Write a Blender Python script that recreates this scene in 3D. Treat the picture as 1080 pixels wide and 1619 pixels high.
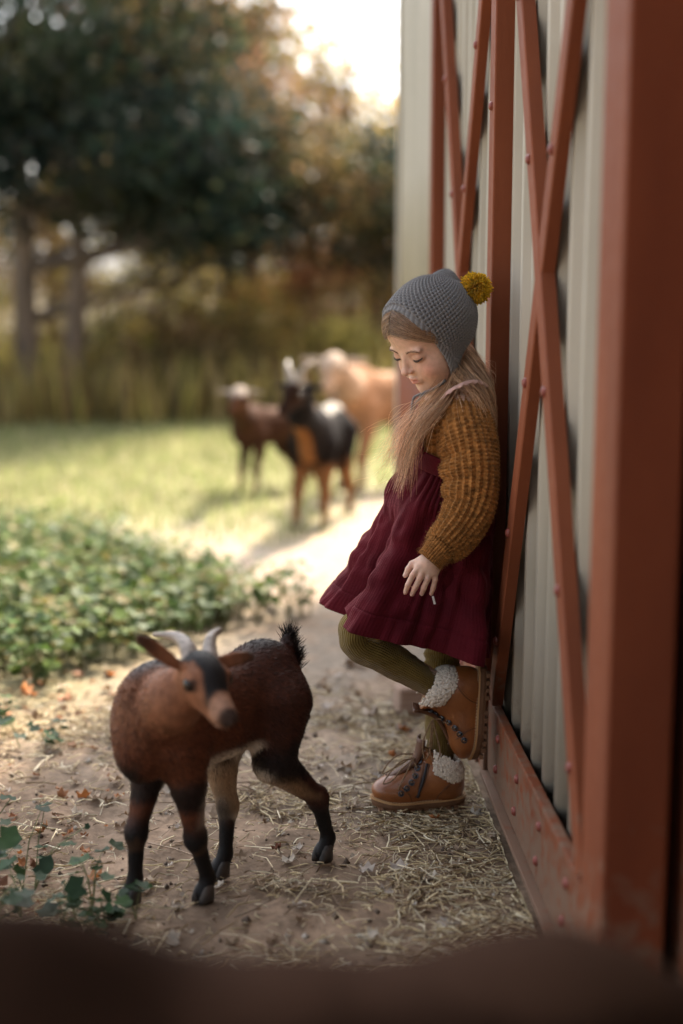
import bpy, math, random
import numpy as np
from mathutils import Vector, Matrix

for _o in list(bpy.data.objects):
    bpy.data.objects.remove(_o)
rng = np.random.default_rng(7)
random.seed(7)
R = math.radians
SC = bpy.context.scene
COL = SC.collection

# ------------------------------------------------------------------ camera
CAM_H, PITCH, YAW, FPX = 1.0, R(9.56), R(2.5), 2250.0
cam_data = bpy.data.cameras.new('camera')
cam = bpy.data.objects.new('camera', cam_data)
COL.objects.link(cam)
cam.location = (0, 0, CAM_H)
cam.rotation_euler = (R(90) - PITCH, 0, -YAW)
cam_data.sensor_fit = 'VERTICAL'
cam_data.sensor_height = 36.0
cam_data.lens = 50.0
cam_data.clip_start = 0.05
cam_data.clip_end = 3000
cam_data.dof.use_dof = True
cam_data.dof.focus_distance = 2.53
cam_data.dof.aperture_fstop = 1.3
SC.camera = cam

# ------------------------------------------------------------------ sky, sun, exposure
SUN_EL, SUN_AZ = R(46), R(25)      # azimuth from +Y, negative = to the left
world = bpy.data.worlds.new('World')
SC.world = world
world.use_nodes = True
wn = world.node_tree.nodes
wl = world.node_tree.links
sky = wn.new('ShaderNodeTexSky')
sky.sky_type = 'NISHITA'
sky.sun_disc = False
sky.sun_elevation = SUN_EL
sky.sun_rotation = SUN_AZ
sky.air_density = 1.0
sky.dust_density = 4.0
sky.ozone_density = 1.0
bg = wn['Background']
hsv = wn.new('ShaderNodeHueSaturation')          # thin autumn haze: a paler, whiter sky
hsv.inputs['Saturation'].default_value = 0.32
wl.new(sky.outputs[0], hsv.inputs['Color'])
wl.new(hsv.outputs[0], bg.inputs[0])
bg.inputs[1].default_value = 0.105
sun_d = bpy.data.lights.new('sun', 'SUN')
sun_d.energy = 2.7
sun_d.angle = R(6)
sun_d.color = (1.0, 0.86, 0.66)
sun = bpy.data.objects.new('sun', sun_d)
COL.objects.link(sun)
sd = Vector((math.sin(SUN_AZ) * math.cos(SUN_EL), math.cos(SUN_AZ) * math.cos(SUN_EL), math.sin(SUN_EL)))
sun.rotation_euler = sd.to_track_quat('Z', 'Y').to_euler()
sun.location = sd * 40
vs = SC.view_settings
vs.view_transform = 'Standard'
vs.look = 'None'
vs.exposure = 2.5
vs.gamma = 1.0
vs.use_curve_mapping = False
SC.cycles.max_bounces = 8
SC.cycles.transparent_max_bounces = 16
SC.cycles.use_denoising = True
SC.cycles.sample_clamp_indirect = 6.0

# ------------------------------------------------------------------ measuring helpers
_cp, _sp, _cy, _sy = math.cos(PITCH), math.sin(PITCH), math.cos(YAW), math.sin(YAW)
_F = np.array([_sy * _cp, _cy * _cp, -_sp])
_Rt = np.array([_cy, -_sy, 0.0])
_U = np.cross(_Rt, _F)
_C = np.array([0.0, 0.0, CAM_H])
def ray(px, py):
    return _F + _Rt * ((px - 540.0) / FPX) + _U * ((809.5 - py) / FPX)
def at(px, py, Y):
    d = ray(px, py); return _C + d * (Y / d[1])
def gnd(px, py, z=0.0):
    d = ray(px, py); return _C + d * ((z - CAM_H) / d[2])
def onx(px, py, X):
    d = ray(px, py); return _C + d * (X / d[0])

# ------------------------------------------------------------------ object helpers
def link(o, parent=None):
    COL.objects.link(o)
    if parent is not None:
        o.parent = parent
    return o
def tag(o, label=None, cat=None, group=None, kind=None):
    if label: o['label'] = label
    if cat: o['category'] = cat
    if group: o['group'] = group
    if kind: o['kind'] = kind
    return o
def thing(name, label, cat, loc=(0, 0, 0), rotz=0.0, group=None):
    o = bpy.data.objects.new(name, None)
    o.empty_display_size = 0.1
    o.location = loc
    o.rotation_euler = (0, 0, rotz)
    link(o)
    return tag(o, label, cat, group)
def mesh_obj(name, V, F, mat=None, parent=None, smooth=True, uv=None, col=None, mats=None, fmat=None):
    """V (n,3) array, F list/array of faces (all same length if ndarray)."""
    V = np.asarray(V, dtype=np.float64)
    me = bpy.data.meshes.new(name)
    if isinstance(F, np.ndarray):
        nf, k = F.shape
        me.vertices.add(len(V)); me.vertices.foreach_set('co', V.astype(np.float32).ravel())
        me.loops.add(nf * k); me.loops.foreach_set('vertex_index', F.astype(np.int32).ravel())
        me.polygons.add(nf)
        me.polygons.foreach_set('loop_start', np.arange(0, nf * k, k, dtype=np.int32))
        me.polygons.foreach_set('loop_total', np.full(nf, k, dtype=np.int32))
        me.update(calc_edges=True)
    else:
        me.from_pydata([tuple(v) for v in V], [], [tuple(int(i) for i in f) for f in F])
    if smooth:
        me.polygons.foreach_set('use_smooth', np.ones(len(me.polygons), dtype=bool))
    if uv is not None:
        lay = me.uv_layers.new(name='UVMap')
        li = np.empty(len(me.loops), dtype=np.int32); me.loops.foreach_get('vertex_index', li)
        lay.data.foreach_set('uv', np.asarray(uv, dtype=np.float32)[li].ravel())
    if col is not None:
        a = me.color_attributes.new('Col', 'FLOAT_COLOR', 'POINT')
        c = np.ones((len(V), 4), dtype=np.float32); c[:, :np.asarray(col).shape[1]] = col
        a.data.foreach_set('color', c.ravel())
    for m in (mats or ([mat] if mat else [])):
        me.materials.append(m)
    if fmat is not None:
        me.polygons.foreach_set('material_index', np.asarray(fmat, dtype=np.int32))
    me.validate(clean_customdata=False)
    o = bpy.data.objects.new(name, me)
    return link(o, parent)

class MB:
    """collects simple solids into one mesh"""
    def __init__(s): s.V = []; s.F = []
    def add(s, V, F):
        b = len(s.V)
        s.V += [tuple(v) for v in V]; s.F += [tuple(b + int(i) for i in f) for f in F]; return s
    def box(s, lo, hi, bev=0.0):
        x0, y0, z0 = lo; x1, y1, z1 = hi
        if bev <= 0:
            V = [(x0, y0, z0), (x1, y0, z0), (x1, y1, z0), (x0, y1, z0), (x0, y0, z1), (x1, y0, z1), (x1, y1, z1), (x0, y1, z1)]
            F = [(0, 3, 2, 1), (4, 5, 6, 7), (0, 1, 5, 4), (1, 2, 6, 5), (2, 3, 7, 6), (3, 0, 4, 7)]
            return s.add(V, F)
        import bmesh
        bm = bmesh.new(); bmesh.ops.create_cube(bm, size=1.0)
        for v in bm.verts:
            v.co = Vector(((x0 + x1) / 2 + v.co.x * (x1 - x0), (y0 + y1) / 2 + v.co.y * (y1 - y0), (z0 + z1) / 2 + v.co.z * (z1 - z0)))
        bmesh.ops.bevel(bm, geom=bm.edges[:], offset=bev, segments=2, affect='EDGES', profile=0.5)
        bm.verts.index_update()
        s.add([v.co[:] for v in bm.verts], [[v.index for v in f.verts] for f in bm.faces]); bm.free()
        return s
    def build(s, name, mat=None, parent=None, smooth=False):
        return mesh_obj(name, s.V, s.F, mat, parent, smooth)

def frames(P):
    """parallel transport frames along polyline P (n,3)"""
    P = np.asarray(P, float); n = len(P)
    T = np.gradient(P, axis=0); T /= np.linalg.norm(T, axis=1)[:, None] + 1e-12
    a = np.array([0, 1.0, 0]) if abs(T[0, 1]) < .9 else np.array([1.0, 0, 0])
    N = np.zeros_like(P); n0 = np.cross(T[0], a); N[0] = n0 / np.linalg.norm(n0)
    for i in range(1, n):
        v = N[i - 1] - T[i] * np.dot(N[i - 1], T[i]); N[i] = v / (np.linalg.norm(v) + 1e-12)
    return T, N, np.cross(T, N)
def grid_faces(nu, nv, wrap_u=True, wrap_v=False):
    """vertices indexed v*nu+u"""
    U = nu if wrap_u else nu - 1; Vn = nv if wrap_v else nv - 1
    u, v = np.meshgrid(np.arange(U), np.arange(Vn), indexing='xy'); u = u.ravel(); v = v.ravel()
    u2 = (u + 1) % nu; v2 = (v + 1) % nv
    return np.stack([v * nu + u, v * nu + u2, v2 * nu + u2, v2 * nu + u], 1)
def tube(P, r, sides=8, cap=True):
    P = np.asarray(P, float); n = len(P)
    r = np.broadcast_to(np.asarray(r, float), (n,))
    T, N, B = frames(P)
    a = np.arange(sides) * 2 * math.pi / sides
    V = P[:, None] + r[:, None, None] * (np.cos(a)[None, :, None] * N[:, None] + np.sin(a)[None, :, None] * B[:, None])
    V = V.reshape(-1, 3)
    F = [tuple(f) for f in grid_faces(sides, n)]
    if cap:
        F.append(tuple(range(sides - 1, -1, -1))); F.append(tuple(range((n - 1) * sides, n * sides)))
    return V, F
def spline(P, n):
    """catmull-rom resample of rows in P (any width) to n samples"""
    P = np.asarray(P, float); m = len(P)
    d = np.linalg.norm(np.diff(P[:, :3], axis=0), axis=1); s = np.concatenate([[0], np.cumsum(d)])
    t = np.linspace(0, s[-1], n)
    M = np.gradient(P, s, axis=0) if m > 2 else np.repeat((P[1:] - P[:1]) / max(s[-1], 1e-9), 2, 0)
    i = np.clip(np.searchsorted(s, t, 'right') - 1, 0, m - 2); h = (s[i + 1] - s[i]); u = (t - s[i]) / np.maximum(h, 1e-12)
    u = u[:, None]; h = h[:, None]
    return (2*u**3 - 3*u**2 + 1) * P[i] + (u**3 - 2*u**2 + u) * h * M[i] + (-2*u**3 + 3*u**2) * P[i + 1] + (u**3 - u**2) * h * M[i + 1]
def strands_mesh(S, r0, r1=None, sides=3):
    """S (m,n,3) polylines -> one mesh of thin tubes. returns V,F(quads),par(0..1 along), id"""
    S = np.asarray(S, float); m, n, _ = S.shape
    T = np.gradient(S, axis=1); T /= np.linalg.norm(T, axis=2)[..., None] + 1e-12
    a = rng.normal(size=(m, 1, 3)); N = np.cross(T, a); N /= np.linalg.norm(N, axis=2)[..., None] + 1e-12
    B = np.cross(T, N)
    t = np.linspace(0, 1, n)
    r0 = np.broadcast_to(np.asarray(r0, float), (m,)); r1 = r0 * .3 if r1 is None else np.broadcast_to(np.asarray(r1, float), (m,))
    r = r0[:, None] + (r1 - r0)[:, None] * t[None] ** 1.5
    ang = np.arange(sides) * 2 * math.pi / sides
    V = S[:, :, None] + r[:, :, None, None] * (np.cos(ang)[None, None, :, None] * N[:, :, None] + np.sin(ang)[None, None, :, None] * B[:, :, None])
    base = grid_faces(sides, n)
    F = (base[None] + (np.arange(m) * n * sides)[:, None, None]).reshape(-1, 4)
    par = np.broadcast_to(t[None, :, None], (m, n, sides)).reshape(-1)
    idx = np.repeat(np.arange(m), n * sides)
    return V.reshape(-1, 3), F, par, idx

# ------------------------------------------------------------------ noise on arrays
def _hash(ix, iy, iz, seed):
    h = (ix * 374761393 + iy * 668265263 + iz * 2147483647 + seed * 974634777) & 0xffffffff
    h = ((h ^ (h >> 13)) * 1274126177) & 0xffffffff
    return ((h ^ (h >> 16)) & 0xffff) / 65535.0
def vnoise(P, scale=1.0, seed=0):
    P = np.asarray(P, float) * scale
    i = np.floor(P).astype(np.int64); f = P - i; f = f * f * (3 - 2 * f)
    o = 0
    for dx in (0, 1):
        for dy in (0, 1):
            for dz in (0, 1):
                w = (f[..., 0] if dx else 1 - f[..., 0]) * (f[..., 1] if dy else 1 - f[..., 1]) * (f[..., 2] if dz else 1 - f[..., 2])
                o = o + w * _hash(i[..., 0] + dx, i[..., 1] + dy, i[..., 2] + dz, seed)
    return o
def fbm(P, scale, oct=3, seed=0):
    o = 0; a = .5
    for k in range(oct):
        o = o + a * vnoise(P, scale * 2 ** k, seed + k); a *= .5
    return o / (1 - .5 ** oct)
def smooth01(a, b, x):
    t = np.clip((x - a) / (b - a), 0, 1); return t * t * (3 - 2 * t)

# ------------------------------------------------------------------ signed distance modelling
def sd_ell(P, c, r, Rm=None):
    q = P - np.asarray(c, float)
    if Rm is not None: q = q @ Rm
    r = np.asarray(r, float)
    k0 = np.linalg.norm(q / r, axis=1); k1 = np.linalg.norm(q / (r * r), axis=1)
    return k0 * (k0 - 1) / np.maximum(k1, 1e-9)
def sd_cap(P, a, b, ra, rb=None):
    a = np.asarray(a, float); b = np.asarray(b, float); rb = ra if rb is None else rb
    ab = b - a; h = np.clip(((P - a) @ ab) / max(ab @ ab, 1e-12), 0, 1)
    return np.linalg.norm(P - a - h[:, None] * ab, axis=1) - (ra + (rb - ra) * h)
def smin(a, b, k):
    h = np.clip(.5 + .5 * (b - a) / k, 0, 1); return b + (a - b) * h - k * h * (1 - h)
def smax(a, b, k): return -smin(-a, -b, k)
def sd_chain(P, pts, rad, k):
    d = None
    for i in range(len(pts) - 1):
        e = sd_cap(P, pts[i], pts[i + 1], rad[i], rad[i + 1]); d = e if d is None else smin(d, e, k)
    return d
def surface(sdf, lo, hi, h, B=8):
    """sparse surface nets of sdf (function of (n,3)->n) in the box lo..hi with cell h. returns V, quads"""
    lo = np.asarray(lo, float); n = np.ceil((np.asarray(hi) - lo) / h / B).astype(int)
    bi = np.stack(np.meshgrid(*[np.arange(k) for k in n], indexing='ij'), -1).reshape(-1, 3)
    ctr = lo + (bi + .5) * (B * h)
    act = bi[np.abs(sdf(ctr)) < B * h * 1.25]
    g = np.stack(np.meshgrid(*[np.arange(B + 1)] * 3, indexing='ij'), -1).reshape(-1, 3)
    dim = n * B + 3
    def key(I): return (I[..., 0] * dim[1] + I[..., 1]) * dim[2] + I[..., 2]
    cells = []; verts = []; edges = [[], [], []]; signs = [[], [], []]
    CH = max(1, 400000 // len(g))
    corners = np.array([[a, b, c] for a in (0, 1) for b in (0, 1) for c in (0, 1)])
    epairs = [(i, j) for i in range(8) for j in range(i + 1, 8) if np.abs(corners[i] - corners[j]).sum() == 1]
    for s in range(0, len(act), CH):
        A = act[s:s + CH]
        I = A[:, None] * B + g[None]
        D = sdf((lo + I.reshape(-1, 3) * h)).reshape(len(A), B + 1, B + 1, B + 1)
        c = np.stack([D[:, a:a + B, b:b + B, e:e + B] for a, b, e in corners], -1).reshape(-1, 8)
        ins = c < 0
        mix = ins.any(1) & ~ins.all(1)
        if not mix.any(): continue
        ci = (A[:, None] * B + (g.reshape(B + 1, B + 1, B + 1, 3)[:B, :B, :B].reshape(-1, 3))[None]).reshape(-1, 3)[mix]
        cc = c[mix]; acc = np.zeros((len(cc), 3)); cnt = np.zeros(len(cc))
        for i, j in epairs:
            x = (cc[:, i] < 0) != (cc[:, j] < 0)
            t = np.where(x, cc[:, i] / np.where(x, cc[:, i] - cc[:, j], 1), 0)
            acc += np.where(x[:, None], corners[i] + t[:, None] * (corners[j] - corners[i]), 0); cnt += x
        cells.append(key(ci + 1)); verts.append(lo + (ci + acc / cnt[:, None]) * h)
        for ax, j in enumerate((4, 2, 1)):
            x = (cc[:, 0] < 0) != (cc[:, j] < 0)
            edges[ax].append(ci[x]); signs[ax].append(cc[x, 0] < 0)
    K = np.concatenate(cells); V = np.concatenate(verts); o = np.argsort(K); K = K[o]; V = V[o]
    Fs = []
    for ax in range(3):
        E = np.concatenate(edges[ax]); sg = np.concatenate(signs[ax])
        b, c = [(1, 2), (2, 0), (0, 1)][ax]
        q = []
        ok = np.ones(len(E), bool)
        for db, dc in ((0, 0), (1, 0), (1, 1), (0, 1)):
            J = E + 1; J = J.copy(); J[:, b] -= db; J[:, c] -= dc
            k = key(J); p = np.clip(np.searchsorted(K, k), 0, len(K) - 1); ok &= K[p] == k; q.append(p)
        Q = np.stack(q, 1); Q[~sg] = Q[~sg][:, ::-1]
        Fs.append(Q[ok])
    return V, np.concatenate(Fs)
def sdf_grad(sdf, V, e=5e-4):
    g = np.stack([sdf(V + np.eye(3)[i] * e) - sdf(V - np.eye(3)[i] * e) for i in range(3)], 1)
    return g / (np.linalg.norm(g, axis=1)[:, None] + 1e-12)
def rot_from(fwd, up):
    """matrix with columns x=fwd, y=left, z=up (world from local)"""
    f = np.asarray(fwd, float); f = f / np.linalg.norm(f); u = np.asarray(up, float); l = np.cross(u, f); l /= np.linalg.norm(l)
    return np.stack([f, l, np.cross(f, l)], 1)

# ------------------------------------------------------------------ materials
_mats = {}
def _nodes(name):
    m = bpy.data.materials.new(name); m.use_nodes = True
    nt = m.node_tree; return m, nt, nt.nodes, nt.links, nt.nodes['Principled BSDF']
def material(name, col=(.5, .5, .5), col2=None, scale=20.0, rough=.6, bump=0.0, bscale=None, attr=False, sheen=0.0,
             spec=.5, sss=0.0, transl=0.0, metal=0.0, stretch=None, detail=4.0, coat=0.0, lo=.35, hi=.65, uvbump=None, sheen_col=None, vary=0.0, coord='Object'):
    """principled surface: two colours mixed by noise (or the mesh's own colour attribute), noise relief"""
    if name in _mats: return _mats[name]
    m, nt, N, L, P = _nodes(name)
    tc = N.new('ShaderNodeTexCoord'); mp = N.new('ShaderNodeMapping'); L.new(tc.outputs[coord], mp.inputs[0])
    if stretch: mp.inputs['Scale'].default_value = stretch
    no = N.new('ShaderNodeTexNoise'); no.inputs['Scale'].default_value = scale; no.inputs['Detail'].default_value = detail
    L.new(mp.outputs[0], no.inputs['Vector'])
    rp = N.new('ShaderNodeMapRange'); rp.inputs[1].default_value = lo; rp.inputs[2].default_value = hi
    L.new(no.outputs['Fac'], rp.inputs[0])
    mx = N.new('ShaderNodeMix'); mx.data_type = 'RGBA'; L.new(rp.outputs[0], mx.inputs['Factor'])
    if attr:
        at_ = N.new('ShaderNodeVertexColor'); at_.layer_name = 'Col'
        hs = N.new('ShaderNodeHueSaturation'); hs.inputs['Value'].default_value = 1.0 - vary
        L.new(at_.outputs[0], mx.inputs['A']); L.new(at_.outputs[0], hs.inputs['Color']); L.new(hs.outputs[0], mx.inputs['B'])
    else:
        mx.inputs['A'].default_value = (*col, 1); mx.inputs['B'].default_value = (*(col2 or col), 1)
    L.new(mx.outputs['Result'], P.inputs['Base Color'])
    P.inputs['Roughness'].default_value = rough; P.inputs['Specular IOR Level'].default_value = spec
    P.inputs['Metallic'].default_value = metal; P.inputs['Coat Weight'].default_value = coat
    if sheen:
        P.inputs['Sheen Weight'].default_value = sheen; P.inputs['Sheen Roughness'].default_value = .4
        if sheen_col: P.inputs['Sheen Tint'].default_value = (*sheen_col, 1)
    if sss:
        P.inputs['Subsurface Weight'].default_value = sss; P.inputs['Subsurface Radius'].default_value = (.012, .005, .003); P.inputs['Subsurface Scale'].default_value = .6
    h = None
    if bump:
        nb = N.new('ShaderNodeTexNoise'); nb.inputs['Scale'].default_value = bscale or scale; nb.inputs['Detail'].default_value = 5
        L.new(mp.outputs[0], nb.inputs['Vector']); h = nb.outputs['Fac']
        b = N.new('ShaderNodeBump'); b.inputs['Strength'].default_value = bump; b.inputs['Distance'].default_value = .004
        L.new(h, b.inputs['Height']); L.new(b.outputs[0], P.inputs['Normal'])
    if uvbump:   # (count, strength, distance): fine woven lines across u
        uvn = N.new('ShaderNodeUVMap'); sx = N.new('ShaderNodeSeparateXYZ'); L.new(uvn.outputs[0], sx.inputs[0])
        mu = N.new('ShaderNodeMath'); mu.operation = 'MULTIPLY'; mu.inputs[1].default_value = uvbump[0] * 2 * math.pi; L.new(sx.outputs[0], mu.inputs[0])
        si = N.new('ShaderNodeMath'); si.operation = 'SINE'; L.new(mu.outputs[0], si.inputs[0])
        b2 = N.new('ShaderNodeBump'); b2.inputs['Strength'].default_value = uvbump[1]; b2.inputs['Distance'].default_value = uvbump[2]
        L.new(si.outputs[0], b2.inputs['Height'])
        if bump: L.new(b.outputs[0], b2.inputs['Normal'])
        L.new(b2.outputs[0], P.inputs['Normal'])
    if transl:
        tr = N.new('ShaderNodeBsdfTranslucent'); ms = N.new('ShaderNodeMixShader'); ms.inputs[0].default_value = transl
        L.new(mx.outputs['Result'], tr.inputs[0]); out = N['Material Output']
        L.new(P.outputs[0], ms.inputs[1]); L.new(tr.outputs[0], ms.inputs[2]); L.new(ms.outputs[0], out.inputs[0])
    _mats[name] = m
    return m

# ================================================================== GROUND
def nonuni(lo, hi, step, far, g=1.22):
    c = list(np.arange(lo, hi + 1e-6, step)); s = step; a = c[0]; left = []
    while a > -far: s *= g; a -= s; left.append(a)
    s = step; b = c[-1]; right = []
    while b < far: s *= g; b += s; right.append(b)
    return np.array(left[::-1] + c + right)
gx = nonuni(-1.3, 1.0, .016, 900); gy = nonuni(1.5, 6.2, .016, 900)
GX, GY = np.meshgrid(gx, gy, indexing='xy')
GP = np.stack([GX.ravel(), GY.ravel(), np.zeros(GX.size)], 1)
def ground_z(x, y):
    x = np.asarray(x, float); y = np.asarray(y, float)
    P = np.stack([x, y, np.zeros_like(x)], -1)
    near = smooth01(40, 8, np.hypot(x, y))
    z = (fbm(P, 9.0, 3, 3) - .5) * .022 + (fbm(P, 45.0, 2, 9) - .5) * .009 + (fbm(P, 1.6, 2, 5) - .5) * .03
    return z * near - .004
GP[:, 2] = ground_z(GP[:, 0], GP[:, 1])
_n = fbm(GP, 1.3, 4, 20); _n2 = fbm(GP, 14., 3, 31)
def mix(a, b, t): return a + (b - a) * np.asarray(t)[:, None]
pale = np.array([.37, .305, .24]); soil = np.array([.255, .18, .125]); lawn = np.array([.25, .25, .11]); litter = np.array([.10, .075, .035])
gc = np.repeat(soil[None], len(GP), 0)
_x, _y = GP[:, 0], GP[:, 1]
gc = mix(gc, pale, smooth01(2.4, 3.5, _y + (_n - .5) * 1.2 + (_x - .0) * .3))
gc = mix(gc, soil * 1.5, smooth01(.45, .65, _n2) * .6)
lw = smooth01(5.4, 6.5, _y - _x * .9 + (_n - .5) * 2.2 - np.maximum(_x, -9) * .15)
gc = mix(gc, lawn, lw * .8)
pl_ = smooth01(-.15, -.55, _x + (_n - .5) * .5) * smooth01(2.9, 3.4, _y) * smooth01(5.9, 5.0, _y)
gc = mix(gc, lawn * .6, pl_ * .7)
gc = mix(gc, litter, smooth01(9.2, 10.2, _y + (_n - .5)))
gc *= (.75 + .5 * _n2)[:, None]
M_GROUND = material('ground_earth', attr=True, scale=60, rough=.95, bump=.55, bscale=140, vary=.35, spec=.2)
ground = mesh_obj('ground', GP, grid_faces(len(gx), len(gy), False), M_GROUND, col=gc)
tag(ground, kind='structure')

# ================================================================== BARN
M_RED = material('barn_red_paint', (.235, .068, .028), (.135, .036, .016), scale=7, rough=.6, bump=.10, bscale=120, spec=.2, stretch=(1, 1, .22), lo=.30, hi=.80, detail=9)
M_TAN = material('tan_sheet_metal', (.40, .36, .295), (.30, .27, .215), scale=6, rough=.5, bump=.06, bscale=220, stretch=(1, 1, .25), spec=.5)
def weather(m, amount, zt):
    """mud splashed up from the yard, small chips and scuffs over the paint"""
    nt = m.node_tree; N, L = nt.nodes, nt.links; P = N['Principled BSDF']; src = P.inputs['Base Color'].links[0].from_socket
    tc = N.new('ShaderNodeTexCoord'); sx = N.new('ShaderNodeSeparateXYZ'); L.new(tc.outputs['Object'], sx.inputs[0])
    mr = N.new('ShaderNodeMapRange'); mr.inputs[1].default_value = zt; mr.inputs[2].default_value = .02; mr.inputs[3].default_value = -.35; mr.inputs[4].default_value = .45; L.new(sx.outputs[2], mr.inputs[0])
    n1 = N.new('ShaderNodeTexNoise'); n1.inputs['Scale'].default_value = 38; n1.inputs['Detail'].default_value = 9; L.new(tc.outputs['Object'], n1.inputs['Vector'])
    ad = N.new('ShaderNodeMath'); ad.operation = 'ADD'; L.new(mr.outputs[0], ad.inputs[0]); L.new(n1.outputs['Fac'], ad.inputs[1])
    r1 = N.new('ShaderNodeMapRange'); r1.inputs[1].default_value = .62; r1.inputs[2].default_value = .85; r1.inputs[4].default_value = amount; L.new(ad.outputs[0], r1.inputs[0])
    mx = N.new('ShaderNodeMix'); mx.data_type = 'RGBA'; L.new(r1.outputs[0], mx.inputs['Factor']); L.new(src, mx.inputs['A']); mx.inputs['B'].default_value = (.19, .135, .095, 1)
    n2 = N.new('ShaderNodeTexNoise'); n2.inputs['Scale'].default_value = 95; n2.inputs['Detail'].default_value = 6; n2.inputs['Roughness'].default_value = .75; L.new(tc.outputs['Object'], n2.inputs['Vector'])
    r2 = N.new('ShaderNodeMapRange'); r2.inputs[1].default_value = .66; r2.inputs[2].default_value = .72; r2.inputs[4].default_value = amount * .7; L.new(n2.outputs['Fac'], r2.inputs[0])
    m2 = N.new('ShaderNodeMix'); m2.data_type = 'RGBA'; L.new(r2.outputs[0], m2.inputs['Factor']); L.new(mx.outputs['Result'], m2.inputs['A']); m2.inputs['B'].default_value = (.30, .22, .17, 1)
    L.new(m2.outputs['Result'], P.inputs['Base Color'])
    r3 = N.new('ShaderNodeMapRange'); r3.inputs[3].default_value = P.inputs['Roughness'].default_value - .12; r3.inputs[4].default_value = P.inputs['Roughness'].default_value + .25; L.new(n1.outputs['Fac'], r3.inputs[0]); L.new(r3.outputs[0], P.inputs['Roughness'])
weather(M_RED, .75, .55); weather(M_TAN, .55, .45)
M_DARK = material('dark_gap', (.03, .022, .018), rough=.9)
M_CONC = material('threshold_wood', (.42, .35, .29), (.30, .24, .19), scale=30, rough=.85, bump=.3)
M_BOLT = material('red_bolt', (.22, .05, .035), rough=.5)
barn = thing('barn', 'tan ribbed metal barn wall with red cross-braced doors along the right', 'barn', (.45, 2.6, 0))
def P_(name, lo, hi, mat, parent, bev=.003, off=(.45, 2.6, 0)):
    return MB().box([lo[i] - off[i] for i in range(3)], [hi[i] - off[i] for i in range(3)], bev).build(name, mat, parent)
def ribbed(name, y0, y1, z0, z1, xc, depth, pitch, mat, parent, flat=.55, off=(.45, 2.6, 0)):
    """one sheet of ribbed metal: trapezoid ribs with a small minor bead between"""
    prof = []
    y = y0; k = 0
    while y < y1 - 1e-4:
        for f, d in ((0, 1), (.16, 0), (.40, 0), (.56, 1), (.70, 1), (.735, .72), (.77, 1), (.84, 1), (.875, .72), (.91, 1)):
            yy = y + f * pitch
            if yy < y1: prof.append((yy, xc + depth * d))
        y += pitch
    prof.append((y1, xc + depth))
    prof = np.array(prof); n = len(prof); zs = np.array([z0, .3 * z1 + .7 * z0, .65 * z1 + .35 * z0, z1])
    V = np.array([[p[1] + .0015 * math.sin(3 * z + p[0] * 5), p[0], z] for z in zs for p in prof]) - np.array(off)
    F = grid_faces(n, len(zs), False)
    o = mesh_obj(name, V, F, mat, parent, smooth=False)
    sm = o.modifiers.new('thick', 'SOLIDIFY'); sm.thickness = .002; sm.offset = -1
    return o
ZT = 2.5
leafs = []
bolt_me = None
def bolt(parent, y, z, x=.40):
    global bolt_me
    if bolt_me is None:
        a = np.arange(8) * math.pi / 4
        rings = [(.0085, 0), (.0085, -.0025), (.006, -.0055), (.003, -.0063)]
        V = np.array([[dx, r * math.cos(t), r * math.sin(t)] for r, dx in rings for t in a])
        F = [tuple(f) for f in grid_faces(8, 4)] + [tuple(range(24, 32))]
        o = mesh_obj('bolt', V, F, M_BOLT, parent, smooth=True); bolt_me = o.data
    else:
        o = link(bpy.data.objects.new('bolt', bolt_me), parent)
    o.location = (x - .45, y - 2.6, z); return o
def brace_bar(parent, ya, za, yb, zb, x0, x1, w, lip=.008):
    """folded steel strap from (ya,za) to (yb,zb): flat face with a small return lip on both edges"""
    d = np.array([yb - ya, zb - za]); L = np.linalg.norm(d); d /= L; nrm = np.array([-d[1], d[0]])
    prof = [(-w / 2, x1), (-w / 2, x0 + .002), (-w / 2 + .003, x0), (w / 2 - .003, x0), (w / 2, x0 + .002), (w / 2, x1)]
    V = []
    for s in np.linspace(0, L, 9):
        for a, x in prof:
            p = np.array([ya, za]) + d * s + nrm * a; V.append((x - .45, p[0] - 2.6, p[1]))
    F = [tuple(f) for f in grid_faces(6, 9, True)] + [(5, 4, 3, 2, 1, 0), tuple(range(48, 54))]
    return mesh_obj('brace', V, F, M_RED, parent, smooth=False)
def leaf(ya, yb, label, pitch):
    lf = bpy.data.objects.new('sliding_door', None); link(lf, barn); lf['label'] = label
    ribbed('sheet_panel', ya - .02, yb + .02, .06, ZT, .425, .033, pitch, M_TAN, lf)
    P_('bottom_rail', (.400, ya, .045), (.418, yb, .187), M_RED, lf)
    P_('rail_flange', (.385, ya, .034), (.418, yb, .043), M_RED, lf, .002)
    P_('top_rail', (.400, ya, 1.83), (.418, yb, 1.97), M_RED, lf)
    for s in (1, -1):
        brace_bar(lf, ya + .035, 1.0 - s * .80, yb - .035, 1.0 + s * .80, .398 - (.002 if s > 0 else 0), .419, .047)
        for t in (.08, .22, .39, .61, .78, .92):
            bolt(lf, ya + .035 + (yb - ya - .07) * t, 1.0 - s * .8 + s * 1.6 * t, .398 - (.002 if s > 0 else 0))
    yy = ya + .12
    while yy < yb:
        bolt(lf, yy, .15); bolt(lf, yy + .02, .085); yy += .21
    return lf
near_leaf = leaf(1.755, 2.640, 'nearer door leaf with crossed red straps', .105)
far_leaf = leaf(2.705, 3.690, 'farther door leaf behind the girl', .105)
P_('stile', (.392, 1.632, .03), (.472, 1.755, ZT), M_RED, barn, .004)
P_('stile', (.392, 2.642, .03), (.452, 2.703, ZT), M_RED, barn, .003)
for z in (.35, .62, .98, 1.3, 1.62):
    bolt(barn, 2.672, z, .392)
P_('stile', (.392, 3.692, .03), (.452, 3.755, ZT), M_RED, barn, .003)
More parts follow.
